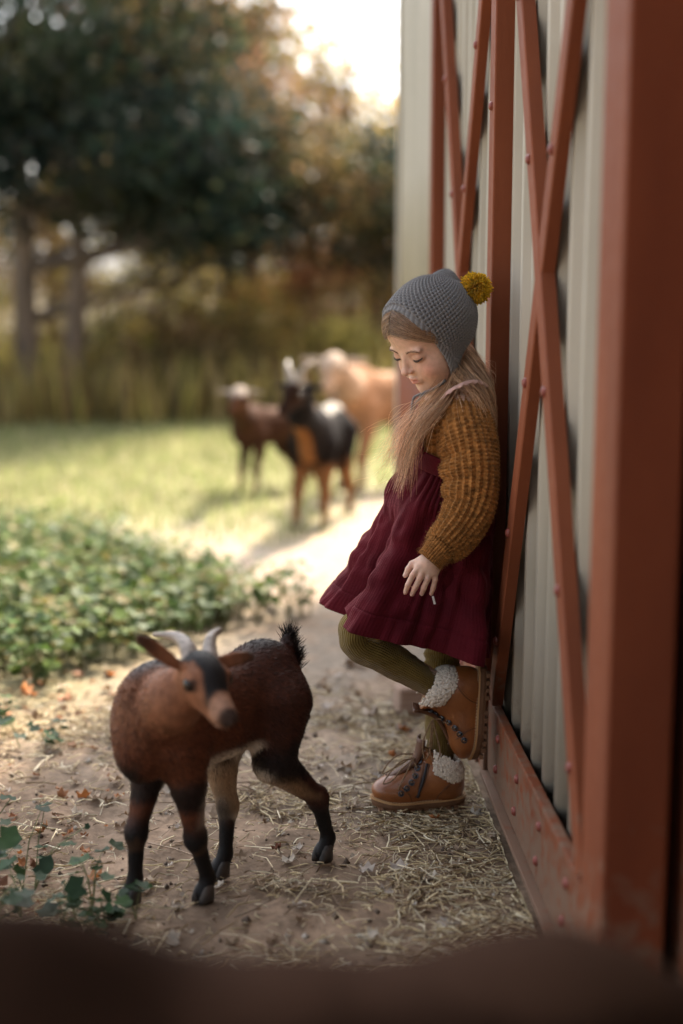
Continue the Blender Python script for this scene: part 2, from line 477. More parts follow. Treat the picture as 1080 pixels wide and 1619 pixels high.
ribbed('sheet_panel', 3.757, 4.90, .78, ZT, .412, .006, .2, M_TAN, barn)
ribbed('wainscot_panel', 3.757, 4.90, .05, .775, .408, .008, .12, M_RED, barn)
P_('corner_trim', (.404, 4.902, .03), (.47, 4.96, ZT), M_TAN, barn, .003)
P_('back_wall', (.505, -4.0, .0), (.60, 4.88, 3.4), M_DARK, barn, 0)
P_('wall_trim', (.494, 1.20, .03), (.503, 1.772, ZT), M_RED, barn, .004)
ribbed('sheet_panel', -3.9, 1.198, .05, 3.3, .480, .02, .105, M_TAN, barn)
P_('header', (.388, 1.60, ZT + .002), (.503, 4.97, ZT + .22), M_RED, barn, .004)
P_('upper_siding', (.47, -3.9, 2.75), (.503, 4.97, 3.4), M_TAN, barn, .004)
P_('gable_wall', (.605, 4.80, 0), (5.5, 4.88, 3.4), M_TAN, barn, 0)
P_('threshold', (.412, 1.64, -.02), (.49, 4.95, .028), M_CONC, barn, .004)
rf = MB(); rf.add([(.2 - .45, -6.6, 3.38), (.2 - .45, 2.5, 3.38), (5.05, 2.5, 4.6), (5.05, -6.6, 4.6), (.2 - .45, -6.6, 3.43), (.2 - .45, 2.5, 3.43), (5.05, 2.5, 4.65), (5.05, -6.6, 4.65)],
                  [(0, 1, 2, 3), (7, 6, 5, 4), (0, 4, 5, 1), (1, 5, 6, 2), (2, 6, 7, 3), (3, 7, 4, 0)])
rf.build('roof', M_RED, barn)
# small block on the ground by the far door
M_WOOD = material('weathered_wood', (.36, .25, .19), (.25, .16, .11), scale=18, rough=.8, bump=.4, stretch=(1, 1, 6))
wb = MB().box((-.03, -.03, -.01), (.03, .03, .058), .008).build('wood_block', M_WOOD)
wb.location = (.293, 3.17, 0); wb.rotation_euler = (0, 0, .2)
tag(wb, 'small weathered wood block on the ground behind the boots', 'wood block')

# ================================================================== FOLIAGE HELPERS
M_LEAF = material('tree_leaf', attr=True, scale=3, rough=.55, transl=.6, vary=.25, spec=.35)
M_BARK = material('bark', (.13, .095, .07), (.06, .045, .035), scale=14, rough=.95, bump=.8, stretch=(1, 1, .2))
def leaf_cards(C, size, up=.3, aspect=.55, seed=0):
    """folded pointed leaves (2 quads each) at points C"""
    n = len(C); r = np.random.default_rng(seed)
    d = r.normal(size=(n, 3)); d[:, 2] -= up; d /= np.linalg.norm(d, axis=1)[:, None]
    a = r.normal(size=(n, 3)); s = np.cross(d, a); s /= np.linalg.norm(s, axis=1)[:, None]; nr = np.cross(d, s)
    L = size[:, None]; w = L * aspect * .5
    base = C - d * L * .5; tip = C + d * L * .5; mid = C + nr * L * .06
    a1 = C + s * w - nr * L * .05; a2 = C - s * w - nr * L * .05
    V = np.stack([base, a1, tip, a2, mid], 1).reshape(-1, 3)
    k = np.arange(n)[:, None] * 5
    F = np.concatenate([k + np.array([[0, 1, 4]]), k + np.array([[1, 2, 4]]), k + np.array([[2, 3, 4]]), k + np.array([[3, 0, 4]])], 0)
    return V, F
def crown_points(c, r, nclump, per, spread, seed, hollow=.45):
    g = np.random.default_rng(seed)
    d = g.normal(size=(nclump, 3)); d /= np.linalg.norm(d, axis=1)[:, None]
    rad = hollow + (1 - hollow) * g.random(nclump) ** .6
    cl = np.asarray(c) + d * rad[:, None] * np.asarray(r) * (.8 + .35 * g.random((nclump, 1)))
    sp = spread * (.6 + .8 * g.random(nclump))
    P = cl[:, None] + g.normal(size=(nclump, per, 3)) * sp[:, None, None] * np.array([1, 1, .7])
    return cl, P.reshape(-1, 3), np.repeat(np.arange(nclump), per)
def tree(name, label, x, y, h, crowns, pal, leaf_sz, seed, trunk_r=.09, group='trees behind the paddock', forks=1, cat='tree', per=110, spread=.16, lean=0.0):
    g = np.random.default_rng(seed)
    t = thing(name, label, cat, (x, y, 0), 0, group)
    mb = MB(); tips = []
    for f in range(forks):
        ox = (f - (forks - 1) / 2) * trunk_r * 3.2; n = 9; zz = np.linspace(-.05, h * .85, n)
        path = np.stack([ox * (1 + .35 * zz) + lean * zz + .04 * np.sin(zz * 2.3 + seed + f) * zz, .05 * np.cos(zz * 1.7 + f) * zz, zz], 1)
        mb.add(*tube(path, trunk_r * np.linspace(1.25, .2, n) * (1 - .15 * f), 8)); tips.append(path)
    V_, F_, C_ = [], [], []; b = 0
    for ci, (cx, cy, cz, rx, ry, rz, ncl) in enumerate(crowns):
        cl, P, ids = crown_points((cx, cy, cz), (rx, ry, rz), ncl, per, spread, seed * 31 + ci)
        for k in range(0, len(cl), max(1, len(cl) // 9)):        # limbs out to the clumps
            tr = tips[k % forks]; i = int(np.clip(np.argmin(np.abs(tr[:, 2] - (cl[k][2] - .35))), 1, len(tr) - 2))
            mid = (tr[i] + cl[k]) / 2 + g.normal(size=3) * .06
            mb.add(*tube(spline([tr[i], mid, cl[k]], 6), np.linspace(trunk_r * .42, .008, 6), 5))
        sz = leaf_sz * (.6 + .8 * g.random(len(P)))
        V, F = leaf_cards(P, sz, seed=seed + ci)
        ck = np.array(pal)[g.integers(0, len(pal), len(cl))] * (.7 + .6 * g.random((len(cl), 1)))
        col = ck[ids] * (.75 + .5 * g.random((len(P), 1)))
        V_.append(V); F_.append(F + b); C_.append(np.repeat(col, 5, 0)); b += len(V)
    mb.build('trunk', M_BARK, t, True)
    cr = mesh_obj('crown', np.concatenate(V_), np.concatenate(F_), M_LEAF, t, smooth=False, col=np.concatenate(C_))
    return t
DK = [(.018, .036, .026), (.026, .044, .026), (.014, .028, .024), (.045, .05, .022)]
OL = [(.19, .145, .06), (.23, .15, .065), (.14, .12, .05), (.26, .16, .08)]
YE = [(.45, .30, .07), (.36, .27, .08), (.27, .24, .08), (.48, .26, .08)]
YE2 = [(.50, .36, .12), (.44, .30, .10), (.40, .33, .14)]
PK = [(.48, .22, .13), (.40, .17, .11), (.30, .23, .09), (.42, .26, .12)]
GR = [(.46, .38, .11), (.38, .34, .09), (.52, .40, .13), (.30, .28, .08)]
tree('evergreen_tree', 'dark evergreen with two forked trunks at the far left', -1.62, 10.2, 3.3,
     [(.5, .1, 2.0, 1.2, .9, .8, 84), (.3, .3, 3.0, 1.3, 1.0, .5, 44), (-.4, .3, 2.0, .7, .8, .7, 34), (1.1, .2, 1.35, .6, .5, .4, 26)], DK, .075, 11, .085, forks=2)
tree('broadleaf_tree', 'brownish olive tree with a low wide crown left of the brown goat', -.42, 11.3, 3.4,
     [(-.1, 0, 1.8, 1.15, .8, .62, 62), (-.45, 0, 2.7, .95, .9, .7, 44)], OL + [(.22, .13, .065), (.05, .055, .03), (.26, .15, .07)], .075, 12, .08)
tree('evergreen_tree', 'small dark evergreen with drooping crown right behind the tan goat', .78, 11.0, 2.5,
     [(-.1, 0, 1.6, .85, .6, .50, 40)], DK + [(.09, .08, .035), (.14, .10, .04)], .07, 13, .06)
tree('broadleaf_tree', 'tall brownish olive tree rising behind the evergreens', -.25, 13.2, 4.0,
     [(-.1, 0, 2.3, .95, .8, .75, 50), (-.7, .2, 3.3, .9, .9, .5, 26)], OL + PK[:2], .085, 14, .09)
tree('autumn_tree', 'yellow autumn tree beside the far end of the barn', 1.3, 12.4, 3.2,
     [(0, 0, 1.75, .75, .6, .6, 40), (.3, 0, 1.1, .7, .5, .5, 26)], YE, .08, 15, .06)
tree('autumn_tree', 'airy golden tree against the bright sky by the barn', .62, 13.0, 3.1,
     [(.1, 0, 2.05, .75, .5, .75, 30), (-.3, 0, 2.9, .5, .4, .35, 8)], YE2 + OL[:1], .075, 20, .045, per=55, spread=.22)
tree('broadleaf_tree', 'olive tree with a thin crown in the far left background', -2.3, 14.8, 4.4,
     [(0, 0, 2.3, 1.6, .9, 1.1, 50)], OL + GR, .09, 17, .09)
tree('broadleaf_tree', 'hazy olive tree farthest back in the middle', -.4, 16.5, 3.4,
     [(0, 0, 1.9, 1.7, .9, .95, 66)], OL + YE, .10, 18, .09)
tree('autumn_tree', 'rusty orange tree farthest back toward the barn', 1.65, 15.5, 3.4,
     [(0, 0, 1.7, 1.2, .9, 1.1, 60)], YE + PK, .09, 19, .08)
def shrub(label, x, y, h, w, pal, seed, n=34):
    t = tree('shrub', label, x, y, h * .8, [(0, 0, h * .5, w, w * .7, h * .5, n)], pal, .055, seed, .02, 'shrubs along the back of the paddock', 3, 'shrub', 80, .12)
shrub('yellow green shrub at the far left below the forked trunks', -2.21, 10.35, 1.0, .5, GR, 40)
shrub('olive shrub between the forked trunks and the low brownish tree', -1.08, 10.45, .85, .5, GR + OL, 41)
shrub('dusky olive shrub under the low brownish crown', -0.59, 10.25, .75, .45, OL, 42)
shrub('bright yellow green shrub left of the goats', -0.13, 10.55, .95, .42, GR + YE, 43)
shrub('pinkish rusty shrub just above the brown goat', 0.24, 11.35, 1.25, .36, PK, 44)
shrub('pale pink rusty shrub behind the tan goat', 1.03, 11.15, 1.15, .42, PK + YE, 45)
shrub('low olive shrub behind the black goat', 0.52, 10.25, .7, .4, OL + GR, 46)
shrub('yellow shrub tight against the barn corner in the distance', 1.46, 10.05, .9, .36, YE + GR, 47)
shrub('olive shrub at the left edge under the thin crowned tree', -2.97, 10.65, .9, .5, OL + GR, 48)
shrub('tall olive bush between the two forked trunks and the low brownish tree', -1.15, 12.6, 1.75, .75, OL + GR, 49, 60)
shrub('tall yellow green bush behind the low brownish tree trunk', -.55, 13.6, 1.8, .7, GR, 50, 60)
shrub('tall dull bush in the far left gap', -2.2, 12.4, 1.7, .75, OL, 51, 60)
shrub('tall rusty bush in the gap above the goats', .35, 12.9, 1.7, .65, PK + OL, 52, 56)
shrub('tall golden bush beside the barn corner trees', 1.15, 13.4, 1.75, .7, YE + OL, 53, 56)
# undergrowth that closes the view below the crowns
def blade_field(name, P, h, w, pal, seed, label, bend=.5):
    g = np.random.default_rng(seed); n = len(P)
    a = g.random(n) * 2 * math.pi; d = np.stack([np.cos(a), np.sin(a), np.zeros(n)], 1); s = np.stack([-np.sin(a), np.cos(a), np.zeros(n)], 1)
    H = h * (.5 + .9 * g.random(n)); W = (w * (.6 + .8 * g.random(n)))[:, None]; up = np.array([0, 0, 1.])
    l = (g.random(n) * bend)[:, None] * H[:, None]
    m = P + d * l * .35 + up * H[:, None] * .6; t = P + d * l + up * H[:, None]
    V = np.stack([P - s * W, P + s * W, m + s * W * .8, m - s * W * .8, t], 1).reshape(-1, 3)
    k = np.arange(n)[:, None] * 5
    F = np.concatenate([k + np.array([[0, 1, 2]]), k + np.array([[0, 2, 3]]), k + np.array([[3, 2, 4]])], 0)
    c = np.array(pal)[g.integers(0, len(pal), n)] * (.7 + .6 * g.random((n, 1)))
    o = mesh_obj(name, V, F, M_LEAF, None, False, col=np.repeat(c, 5, 0))
    return tag(o, label, 'grass', kind='stuff')
g_ = np.random.default_rng(5)
n = 9000; X = g_.uniform(-4.5, 2.2, n); Y = g_.uniform(9.3, 13.0, n)
blade_field('undergrowth', np.stack([X, Y, np.zeros(n)], 1), .40, .010, GR + OL + [(.42, .32, .16)], 6, 'tall dry undergrowth at the foot of the trees', .6)
n = 62000; X = g_.uniform(-3.6, 1.6, n); Y = g_.uniform(5.0, 9.9, n)
PP = np.stack([X, Y, np.zeros(n)], 1); nn = fbm(PP, 1.3, 4, 20)
keep = g_.random(n) < smooth01(5.2, 7.4, Y - X * .9 + (nn - .5) * 2.2 - X * .15) * .75
PP = PP[keep]; PP[:, 2] = ground_z(PP[:, 0], PP[:, 1])
blade_field('grass', PP, .052, .0038, [(.23, .26, .10), (.29, .30, .14), (.38, .34, .20), (.19, .22, .08)], 8, 'short green grass across the back of the paddock')
# ================================================================== LEAFY GROUND COVER
M_HERB = material('herb_leaf', attr=True, scale=30, rough=.55, transl=.35, vary=.3, spec=.2, bump=.1)
def round_leaves(C, d, nr, size, wav=.12):
    """lobed round leaves: fan of 9 rim points. C centres, d pointing dir, nr normals"""
    n = len(C); s = np.cross(nr, d)
    k = 11; a = np.linspace(-math.pi * .92, math.pi * .92, k)
    rad = np.array([.34, .80, .72, .95, .86, 1.04, .86, .95, .72, .80, .34])
    rim = C[:, None] + size[:, None, None] * .5 * rad[None, :, None] * (np.cos(a)[None, :, None] * d[:, None] + np.sin(a)[None, :, None] * s[:, None])
    rim = rim + nr[:, None] * (size[:, None, None] * wav * (np.cos(a * 5)[None, :, None] * .5 + .5))
    V = np.concatenate([(C - d * size[:, None] * .12)[:, None], rim], 1).reshape(-1, 3)
    b = np.arange(n)[:, None] * (k + 1)
    F = np.concatenate([b + np.array([[0, i, i + 1]]) for i in range(1, k)], 0)
    return V, F, k + 1
def herb(P, hgt, nleaf, lsz, pal, seed, tilt=.55):
    """plants rooted at P -> stems mesh + leaf mesh arrays"""
    g = np.random.default_rng(seed); m = len(P); n = m * nleaf
    root = np.repeat(P, nleaf, 0); az = g.random(n) * 2 * math.pi
    H = np.repeat(hgt * (.55 + .75 * g.random(m)), nleaf) * (.35 + .7 * g.random(n)); rr = H * (.25 + .6 * g.random(n))
    d = np.stack([np.cos(az), np.sin(az), np.full(n, -.15)], 1); d /= np.linalg.norm(d, axis=1)[:, None]
    C = root + np.stack([np.cos(az) * rr, np.sin(az) * rr, H], 1)
    nr = np.stack([g.normal(size=n) * tilt, g.normal(size=n) * tilt, np.ones(n)], 1); nr -= d * (nr * d).sum(1)[:, None]; nr /= np.linalg.norm(nr, axis=1)[:, None]
    sz = lsz * (.35 + 1.2 * g.random(n) ** 1.4)
    V, F, k = round_leaves(C, d, nr, sz)
    col = np.repeat(np.array(pal)[g.integers(0, len(pal), n)] * (.65 + .7 * g.random((n, 1))), k, 0)
    mid = root + (C - root) * np.array([.35, .35, .65])
    S = np.stack([root, mid, C - d * sz[:, None] * .1], 1)
    sv, sf, _, si = strands_mesh(S[::2], .0013, .0008)
    return V, F, col, sv, sf
HG = [(.085, .145, .032), (.11, .17, .036), (.065, .11, .03), (.15, .19, .05), (.075, .125, .05)]
m = 4800; X = g_.uniform(-2.4, .1, m); Y = g_.uniform(3.2, 5.6, m)
edge = (fbm(np.stack([X, Y, X * 0], 1), 2.2, 3, 77) - .5) * .5
front = 3.35 + smooth01(-.75, .05, X) * .62
back = 5.45 - smooth01(-.9, .05, X) * 1.25
ok = (Y > front + edge * .5) & (Y < back + edge) & (X < .02 - np.abs(Y - 4.15) * .5 + edge)
ok &= g_.random(m) < .45 + .55 * smooth01(.02, .30, np.minimum(np.minimum(Y - front - edge * .5, back + edge - Y), .02 - np.abs(Y - 4.15) * .5 + edge - X)) * smooth01(.30, .52, fbm(np.stack([X, Y, X * 0], 1), 5., 2, 78))
PH = np.stack([X, Y, ground_z(X, Y)], 1)[ok]
V, F, c, sv, sf = herb(PH, .125, 9, .033, HG + [(.24, .20, .07)], 21)
nv = len(V); F4 = np.concatenate([F, sf[:, :3] + nv, sf[:, [0, 2, 3]] + nv])
gcv = mesh_obj('ground_cover', np.concatenate([V, sv]), F4, M_HERB, None, False, col=np.concatenate([c, np.full((len(sv), 3), (.12, .16, .05))]))
tag(gcv, 'dense green leafy weeds covering the ground left of the path', 'ground cover', kind='stuff')
def weed(label, x, y, hgt, k, nleaf, lsz, seed, sp=.05):
    g = np.random.default_rng(seed)
    P = np.stack([g.normal(size=k) * sp, g.normal(size=k) * sp * .7, np.zeros(k)], 1)
    V, F, c, sv, sf = herb(P, hgt, nleaf, lsz, [(.035, .075, .032), (.045, .09, .03), (.03, .06, .03)], seed, .5)
    t = thing('leafy_weed', label, 'weed', (x, y, float(ground_z(np.array([x]), np.array([y]))[0])), 0, 'weeds at the lower left')
    mesh_obj('leaves', V, F, M_HERB, t, False, col=c)
    mesh_obj('stem', sv, sf, material('herb_stem', (.14, .16, .06), rough=.6), t)['kind'] = 'stuff'
weed('upright leafy weed touching the left edge by the orange leaves', -.46, 2.24, .12, 6, 7, .036, 61)
weed('low leafy weed in the lower left corner', -.43, 2.05, .08, 9, 7, .034, 62)
weed('leafy weed nearest the front hooves of the brown goat', -.335, 2.07, .07, 9, 7, .032, 63, .045)
weed('leafy weed at the left edge below the green ground cover', -.62, 3.02, .09, 8, 5, .05, 64, .09)

# ================================================================== STRAW AND LITTER
def scatter_straw(n, seed):
    g = np.random.default_rng(seed)
    X = g.uniform(-1.0, .41, n * 3); Y = g.uniform(1.75, 3.5, n * 3)
    P = np.stack([X, Y, X * 0], 1)
    dens = (.12 + .55 * smooth01(.1, .36, X) * smooth01(3.0, 2.6, Y) + .60 * smooth01(.47, .62, fbm(P, 4.2, 3, 88)) + .5 * np.exp(-((X - .24) / .12) ** 2 - ((Y - 2.5) / .10) ** 2)) * smooth01(3.5, 2.9, Y)
    k = g.random(n * 3) < dens; X = X[k][:n]; Y = Y[k][:n]; m = len(X)
    L = .010 + .060 * g.random(m) ** 2.4; a = g.random(m) * 2 * math.pi; tl = g.normal(size=m) * .14
    big = g.random(m) < .06; L = np.where(big, L * 1.9, L)
    d = np.stack([np.cos(a), np.sin(a), tl], 1); sd_ = np.stack([-np.sin(a), np.cos(a), a * 0], 1)
    C = np.stack([X, Y, ground_z(X, Y) + .003 + .010 * g.random(m) ** 2], 1)
    bend = (g.normal(size=m) * .22)[:, None] * L[:, None]
    S = np.stack([C - d * L[:, None] * .5, C + sd_ * bend + np.array([0, 0, .002]), C + d * L[:, None] * .5], 1)
    S[:, :, 0] = np.minimum(S[:, :, 0], .384)
    r = .0006 + .0013 * g.random(m) ** 2
    V, F, par, idx = strands_mesh(S, r, r * .9)
    pal = np.array([(.74, .61, .38), (.60, .47, .26), (.42, .30, .16), (.26, .17, .10), (.80, .70, .50)])
    c = pal[g.integers(0, 5, m)] * (.75 + .5 * g.random((m, 1)))
    return V, F, c[idx]
M_STRAW = material('straw', attr=True, scale=80, rough=.5, vary=.3, spec=.4)
V, F, c = scatter_straw(14000, 91)
tag(mesh_obj('straw', V, F, M_STRAW, None, True, col=c), 'scattered yellow straw on the trodden earth', 'straw', kind='stuff')
M_DRY = material('dry_leaf', attr=True, scale=60, rough=.7, transl=.25, vary=.4, bump=.2)
def dry_leaves(C, size, seed, curl=.35):
    g = np.random.default_rng(seed); n = len(C)
    a = g.random(n) * 2 * math.pi; d = np.stack([np.cos(a), np.sin(a), g.normal(size=n) * .25], 1); d /= np.linalg.norm(d, axis=1)[:, None]
    nr = np.stack([g.normal(size=n) * .45, g.normal(size=n) * .45, np.ones(n)], 1); nr -= d * (nr * d).sum(1)[:, None]; nr /= np.linalg.norm(nr, axis=1)[:, None]
    return round_leaves(C, d, nr, size, curl)
n = 760; X = g_.uniform(-.95, .38, n); Y = g_.uniform(1.85, 3.6, n)
C = np.stack([X, Y, ground_z(X, Y) + .006], 1)
V, F, k = dry_leaves(C, .010 + .030 * g_.random(n) ** 2.5, 92, .3)
lc = np.array([(.45, .34, .24), (.30, .19, .11), (.55, .47, .38), (.22, .13, .07), (.60, .52, .45)])[g_.integers(0, 5, n)]
org = (X < -.30) & (g_.random(n) < .6); lc[org] = np.array([(.46, .17, .05), (.36, .14, .05), (.28, .12, .06)])[g_.integers(0, 3, org.sum())]
tag(mesh_obj('leaf_litter', V, F, M_DRY, None, False, col=np.repeat(lc, k, 0)), 'bits of pale dry leaf and bark strewn in the straw', 'litter', kind='stuff')
n = 900; X = g_.uniform(-.95, .38, n); Y = g_.uniform(1.85, 3.5, n); sz = .0025 + .006 * g_.random(n) ** 3
oct_ = np.array([(1, 0, 0), (-1, 0, 0), (0, 1, 0), (0, -1, 0), (0, 0, 1), (0, 0, -1)], float)
V = (np.stack([X, Y, ground_z(X, Y) + .001], 1)[:, None] + oct_[None] * sz[:, None, None] * (.5 + g_.random((n, 6, 1)))).reshape(-1, 3)
of = np.array([(0, 2, 4), (2, 1, 4), (1, 3, 4), (3, 0, 4), (2, 0, 5), (1, 2, 5), (3, 1, 5), (0, 3, 5)])
F = (of[None] + np.arange(n)[:, None, None] * 6).reshape(-1, 3)
pc = np.array([(.10, .07, .05), (.20, .15, .11), (.45, .40, .34)])[g_.choice(3, n, p=[.5, .35, .15])]
tag(mesh_obj('pebbles', V, F, material('pebble', attr=True, scale=40, rough=.9, vary=.3), None, False, col=np.repeat(pc, 6, 0)), 'small clods and pebbles on the bare earth', 'pebbles', kind='stuff')
def fallen(label, px, py, size, col, seed, h=.012):
    p = gnd(px, py); p[2] = float(ground_z(p[:1], p[1:2])[0]) + h
    V, F, k = dry_leaves(np.zeros((1, 3)), np.array([size]), seed, .4)
    o = mesh_obj('fallen_leaf', V, F, M_DRY, None, False, col=np.repeat(np.array([col]) * 1.0, k, 0)); o.location = p
    m_ = o.modifiers.new('thick', 'SOLIDIFY'); m_.thickness = .0006
    tag(o, label, 'leaf', 'fallen autumn leaves')
fallen('bright orange fallen leaf left of the standing leg', 634, 1158, .036, (.62, .21, .03), 101, .014)
fallen('small orange fallen leaf in front of the laced boot', 619, 1200, .020, (.58, .20, .04), 102)
fallen('orange brown leaf under the heel of the standing boot', 688, 1298, .024, (.50, .18, .05), 103)
fallen('dark red brown leaf between the hind hooves of the goat', 437, 1345, .022, (.26, .08, .03), 104)
fallen('orange leaf at the left under the green weeds', 45, 1110, .05, (.55, .20, .04), 105, .02)
fallen('rusty curled leaf at the left edge of the weeds', 100, 1118, .045, (.34, .13, .05), 106, .018)
fallen('tan orange leaf left of the front hooves', 72, 1322, .032, (.45, .19, .06), 107)
fallen('brown curled leaf among the lower left weeds', 62, 1385, .050, (.28, .13, .07), 108, .018)
fallen('rusty leaf left of the goat chest on the straw', 100, 1258, .030, (.42, .17, .06), 109)
fallen('pale dry leaf behind the boots', 540, 1150, .045, (.62, .52, .40), 110, .016)
fallen('pale curled leaf behind the standing boot heel', 752, 1292, .030, (.66, .60, .52), 111, .012)
fallen('pale dry leaf beside the orange one behind the boots', 585, 1140, .05, (.58, .46, .36), 112, .014)

# ================================================================== ADDED UNSEEN EVERGREENS BEHIND THE CAMERA (to shade the near barn end and girl)
for k, (x_, y_) in enumerate(((-2.6, -2.6), (-.6, -3.4), (1.2, -3.0))):
    tree('evergreen_tree', ('big dark evergreen added for shade behind the camera to the left', 'big dark evergreen added for shade straight behind the camera', 'big dark evergreen added for shade behind the camera next to the barn')[k], x_, y_, 5.5,
         [(0, 0, 2.2, 1.3, .8, 1.5, 70), (0, 0, 4.0, 1.1, .8, 1.2, 50)], DK, .12, 200 + k, .12, per=60, spread=.24, group='added shade evergreens behind the camera')

# ================================================================== GOATS
M_COAT = material('goat_coat', attr=True, scale=55, rough=.55, vary=.25, bump=.25, bscale=260, stretch=(1, 1, .35), spec=.18)
M_FUR = material('goat_fur', attr=True, scale=30, rough=.6, vary=.2, spec=.22)
M_HORN = material('goat_horn', (.34, .29, .25), (.20, .165, .14), scale=40, rough=.45, bump=.3, stretch=(1, 1, 5))
M_HOOF = material('goat_hoof', (.028, .024, .022), (.06, .045, .035), scale=30, rough=.6, bump=.3)
M_EYE = material('goat_eye', (.016, .010, .006), rough=.12)
def goat(name, label, O, fwd, s, feet=None, head=None, hf=None, hup=(0, 0, 1), hs=1.0, ears=((-.05, .26, .03), (-.05, -.26, .03)), horns=True, horn_pts=None,
         paint=None, h=.006, fur=0, neck_mid=None, tail_up=.5, group='goats', horn_len=1.0, body_w=1.0, fur_len=.0085, bl=1.0, coat=None):
    O = np.asarray(O, float); f = np.array([fwd[0], fwd[1], 0.]); f /= np.linalg.norm(f); Rm = np.stack([f, np.cross([0, 0, 1.], f), [0, 0, 1.]], 1)
    toL = lambda p: (np.asarray(p, float) - O) @ Rm / s
    std = [(.31, .12, 0), (.31, -.12, 0), (-.43, .12, 0), (-.43, -.12, 0)]
    ft = [np.array(toL(feet[i])) if feet else np.array(std[i]) for i in range(4)]
    for q in ft: q[2] = 0.0
    hc = toL(head) if head is not None else np.array([.66, 0, 1.22])
    hfl = (np.asarray(hf, float) @ Rm) if hf is not None else np.array([.9, 0, -.42])
    hul = np.asarray(hup, float) @ Rm
    HR = rot_from(hfl, hul - hfl * (hul @ hfl) / (hfl @ hfl))
    nm = toL(neck_mid) if neck_mid is not None else (np.array([.44, 0, .86]) * .5 + hc * .5 + np.array([.0, 0, -.04]))
    H = lambda p: hc + HR @ (np.asarray(p, float) * hs)
    w = body_w
    nb = H((-.075, 0, -.03))
    legs = []
    for i, sg in enumerate((1, -1, 1, -1)):
        q = ft[i]; c = np.array([q[0], q[1], 0])
        if i < 2:
            top = np.array([.26 * bl, sg * .115 * w, .66]); el = np.array([.24 * bl, sg * .125 * w, .50])
            kn = el * .42 + c * .58 + np.array([.015, 0, .24 - .5 * .42]); kn[2] = .275
            fe = c + np.array([-.015, 0, .085])
            legs.append(([top, el, kn, fe], [.108, .064, .036, .027]))
        else:
            hip = np.array([-.36 * bl, sg * .10 * w, .70]); st = np.array([-.27 * bl + .2 * (q[0] + .43 * bl), sg * .135 * w, .47])
            ho = c * .72 + st * .28; ho[0] -= .045; ho[2] = .27
            fe = c + np.array([-.025, 0, .085])
            legs.append(([hip, st, ho, fe], [.142, .082, .037, .027]))
    def body(P):
        d = sd_ell(P, (.25 * bl, 0, .735), (.215 * bl, .155 * w, .20))
        d = smin(d, sd_ell(P, (-.02 * bl, 0, .71), (.40 * bl, .180 * w, .20)), .10)
        d = smin(d, sd_ell(P, (-.36 * bl, 0, .745), (.21 * bl, .170 * w, .205)), .10)
        d = smin(d, sd_ell(P, (.30 * bl, 0, .86), (.17, .075, .12)), .08)
        d = smin(d, sd_ell(P, (.40 * bl, 0, .67), (.10, .085, .14)), .08)
        d = smin(d, sd_chain(P, [(.30 * bl, 0, .78), nm, nb], [.145, .102, .082 * hs], .05), .08)
        for pts, rr in legs:
            d = smin(d, sd_chain(P, pts, rr, .035), .05)
            kk = pts[2]; d = smin(d, sd_ell(P, kk, (.038, .036, .05)), .03)
        for i in range(4):
            d = smin(d, sd_cap(P, legs[i][0][3], ft[i] + np.array([.01, 0, .03]), .030, .036), .02)
        tb = np.array([-.54 * bl, 0, .84]); te = np.array([-.65 * bl + .10 * tail_up, 0, .84 + .10 * tail_up])
        d = smin(d, sd_cap(P, tb, te, .045, .022), .04)
        return d
    def headsd(P):
        q = ((P - hc) @ HR) / hs
        d = sd_ell(q, (0, 0, .02), (.125, .082, .095))
        d = smin(d, sd_cap(q, (.06, 0, .005), (.200, 0, -.040), .062, .042), .05)
        d = smin(d, sd_cap(q, (-.02, 0, -.060), (.180, 0, -.080), .050, .030), .04)
        d = smin(d, sd_ell(q, (.212, 0, -.052), (.036, .040, .034)), .03)
        for sg in (1, -1):
            d = smin(d, sd_ell(q, (.045, sg * .066, .035), (.04, .028, .030)), .025)     # brow over the eye
            d = smax(d, -sd_ell(q, (.250, sg * .022, -.040), (.012, .009, .008)), .008)   # nostril
        d = smax(d, -sd_ell(q, (.215, 0, -.080), (.055, .06, .004)), .008)               # mouth
        for sg, e in ((1, ears[0]), (-1, ears[1])):
            b = np.array([-.045, sg * .075, .045]); e = np.asarray(e, float); ax = e - b; L = np.linalg.norm(ax); ax /= L
            nrm = np.array([.75, 0, .35]); nrm -= ax * (nrm @ ax); nrm /= np.linalg.norm(nrm); ErR = np.stack([ax, np.cross(nrm, ax), nrm], 1)
            mid = (b + e) / 2
            ear = sd_ell(q, mid, (L * .56, .031, .017), ErR)
            ear = smax(ear, -sd_ell(q, mid + nrm * .022 + ax * .01, (L * .48, .021, .014), ErR), .008)
            d = smin(d, ear, .018)
        return d * hs
    hb_lo, hb_hi = hc - .42 * hs, hc + .42 * hs
    def sdf(P):
        d = body(P)
        m = np.all((P > hb_lo) & (P < hb_hi), axis=1)
        if m.any(): d[m] = smin(d[m], headsd(P[m]), .035)
        return d
    allp = np.array([hc] + [q for q in ft] + [[-.75, -.3, 0], [.6, .3, 1.1]])
    lo = np.minimum(allp.min(0), hc - .36 * hs) - .08; hi = np.maximum(allp.max(0), hc + .36 * hs) + .08; lo[2] = -.02
    V, F = surface(sdf, lo, hi, h / s)
    G = sdf_grad(sdf, V, .004)
    Q = ((V - hc) @ HR) / hs
    col = paint(V, Q, G, ft)
    t = thing(name, label, 'goat', O, math.atan2(f[1], f[0]), group)
    t.scale = (s, s, s)
    mesh_obj('body', V, F[:, ::1], coat or M_COAT, t, col=col)
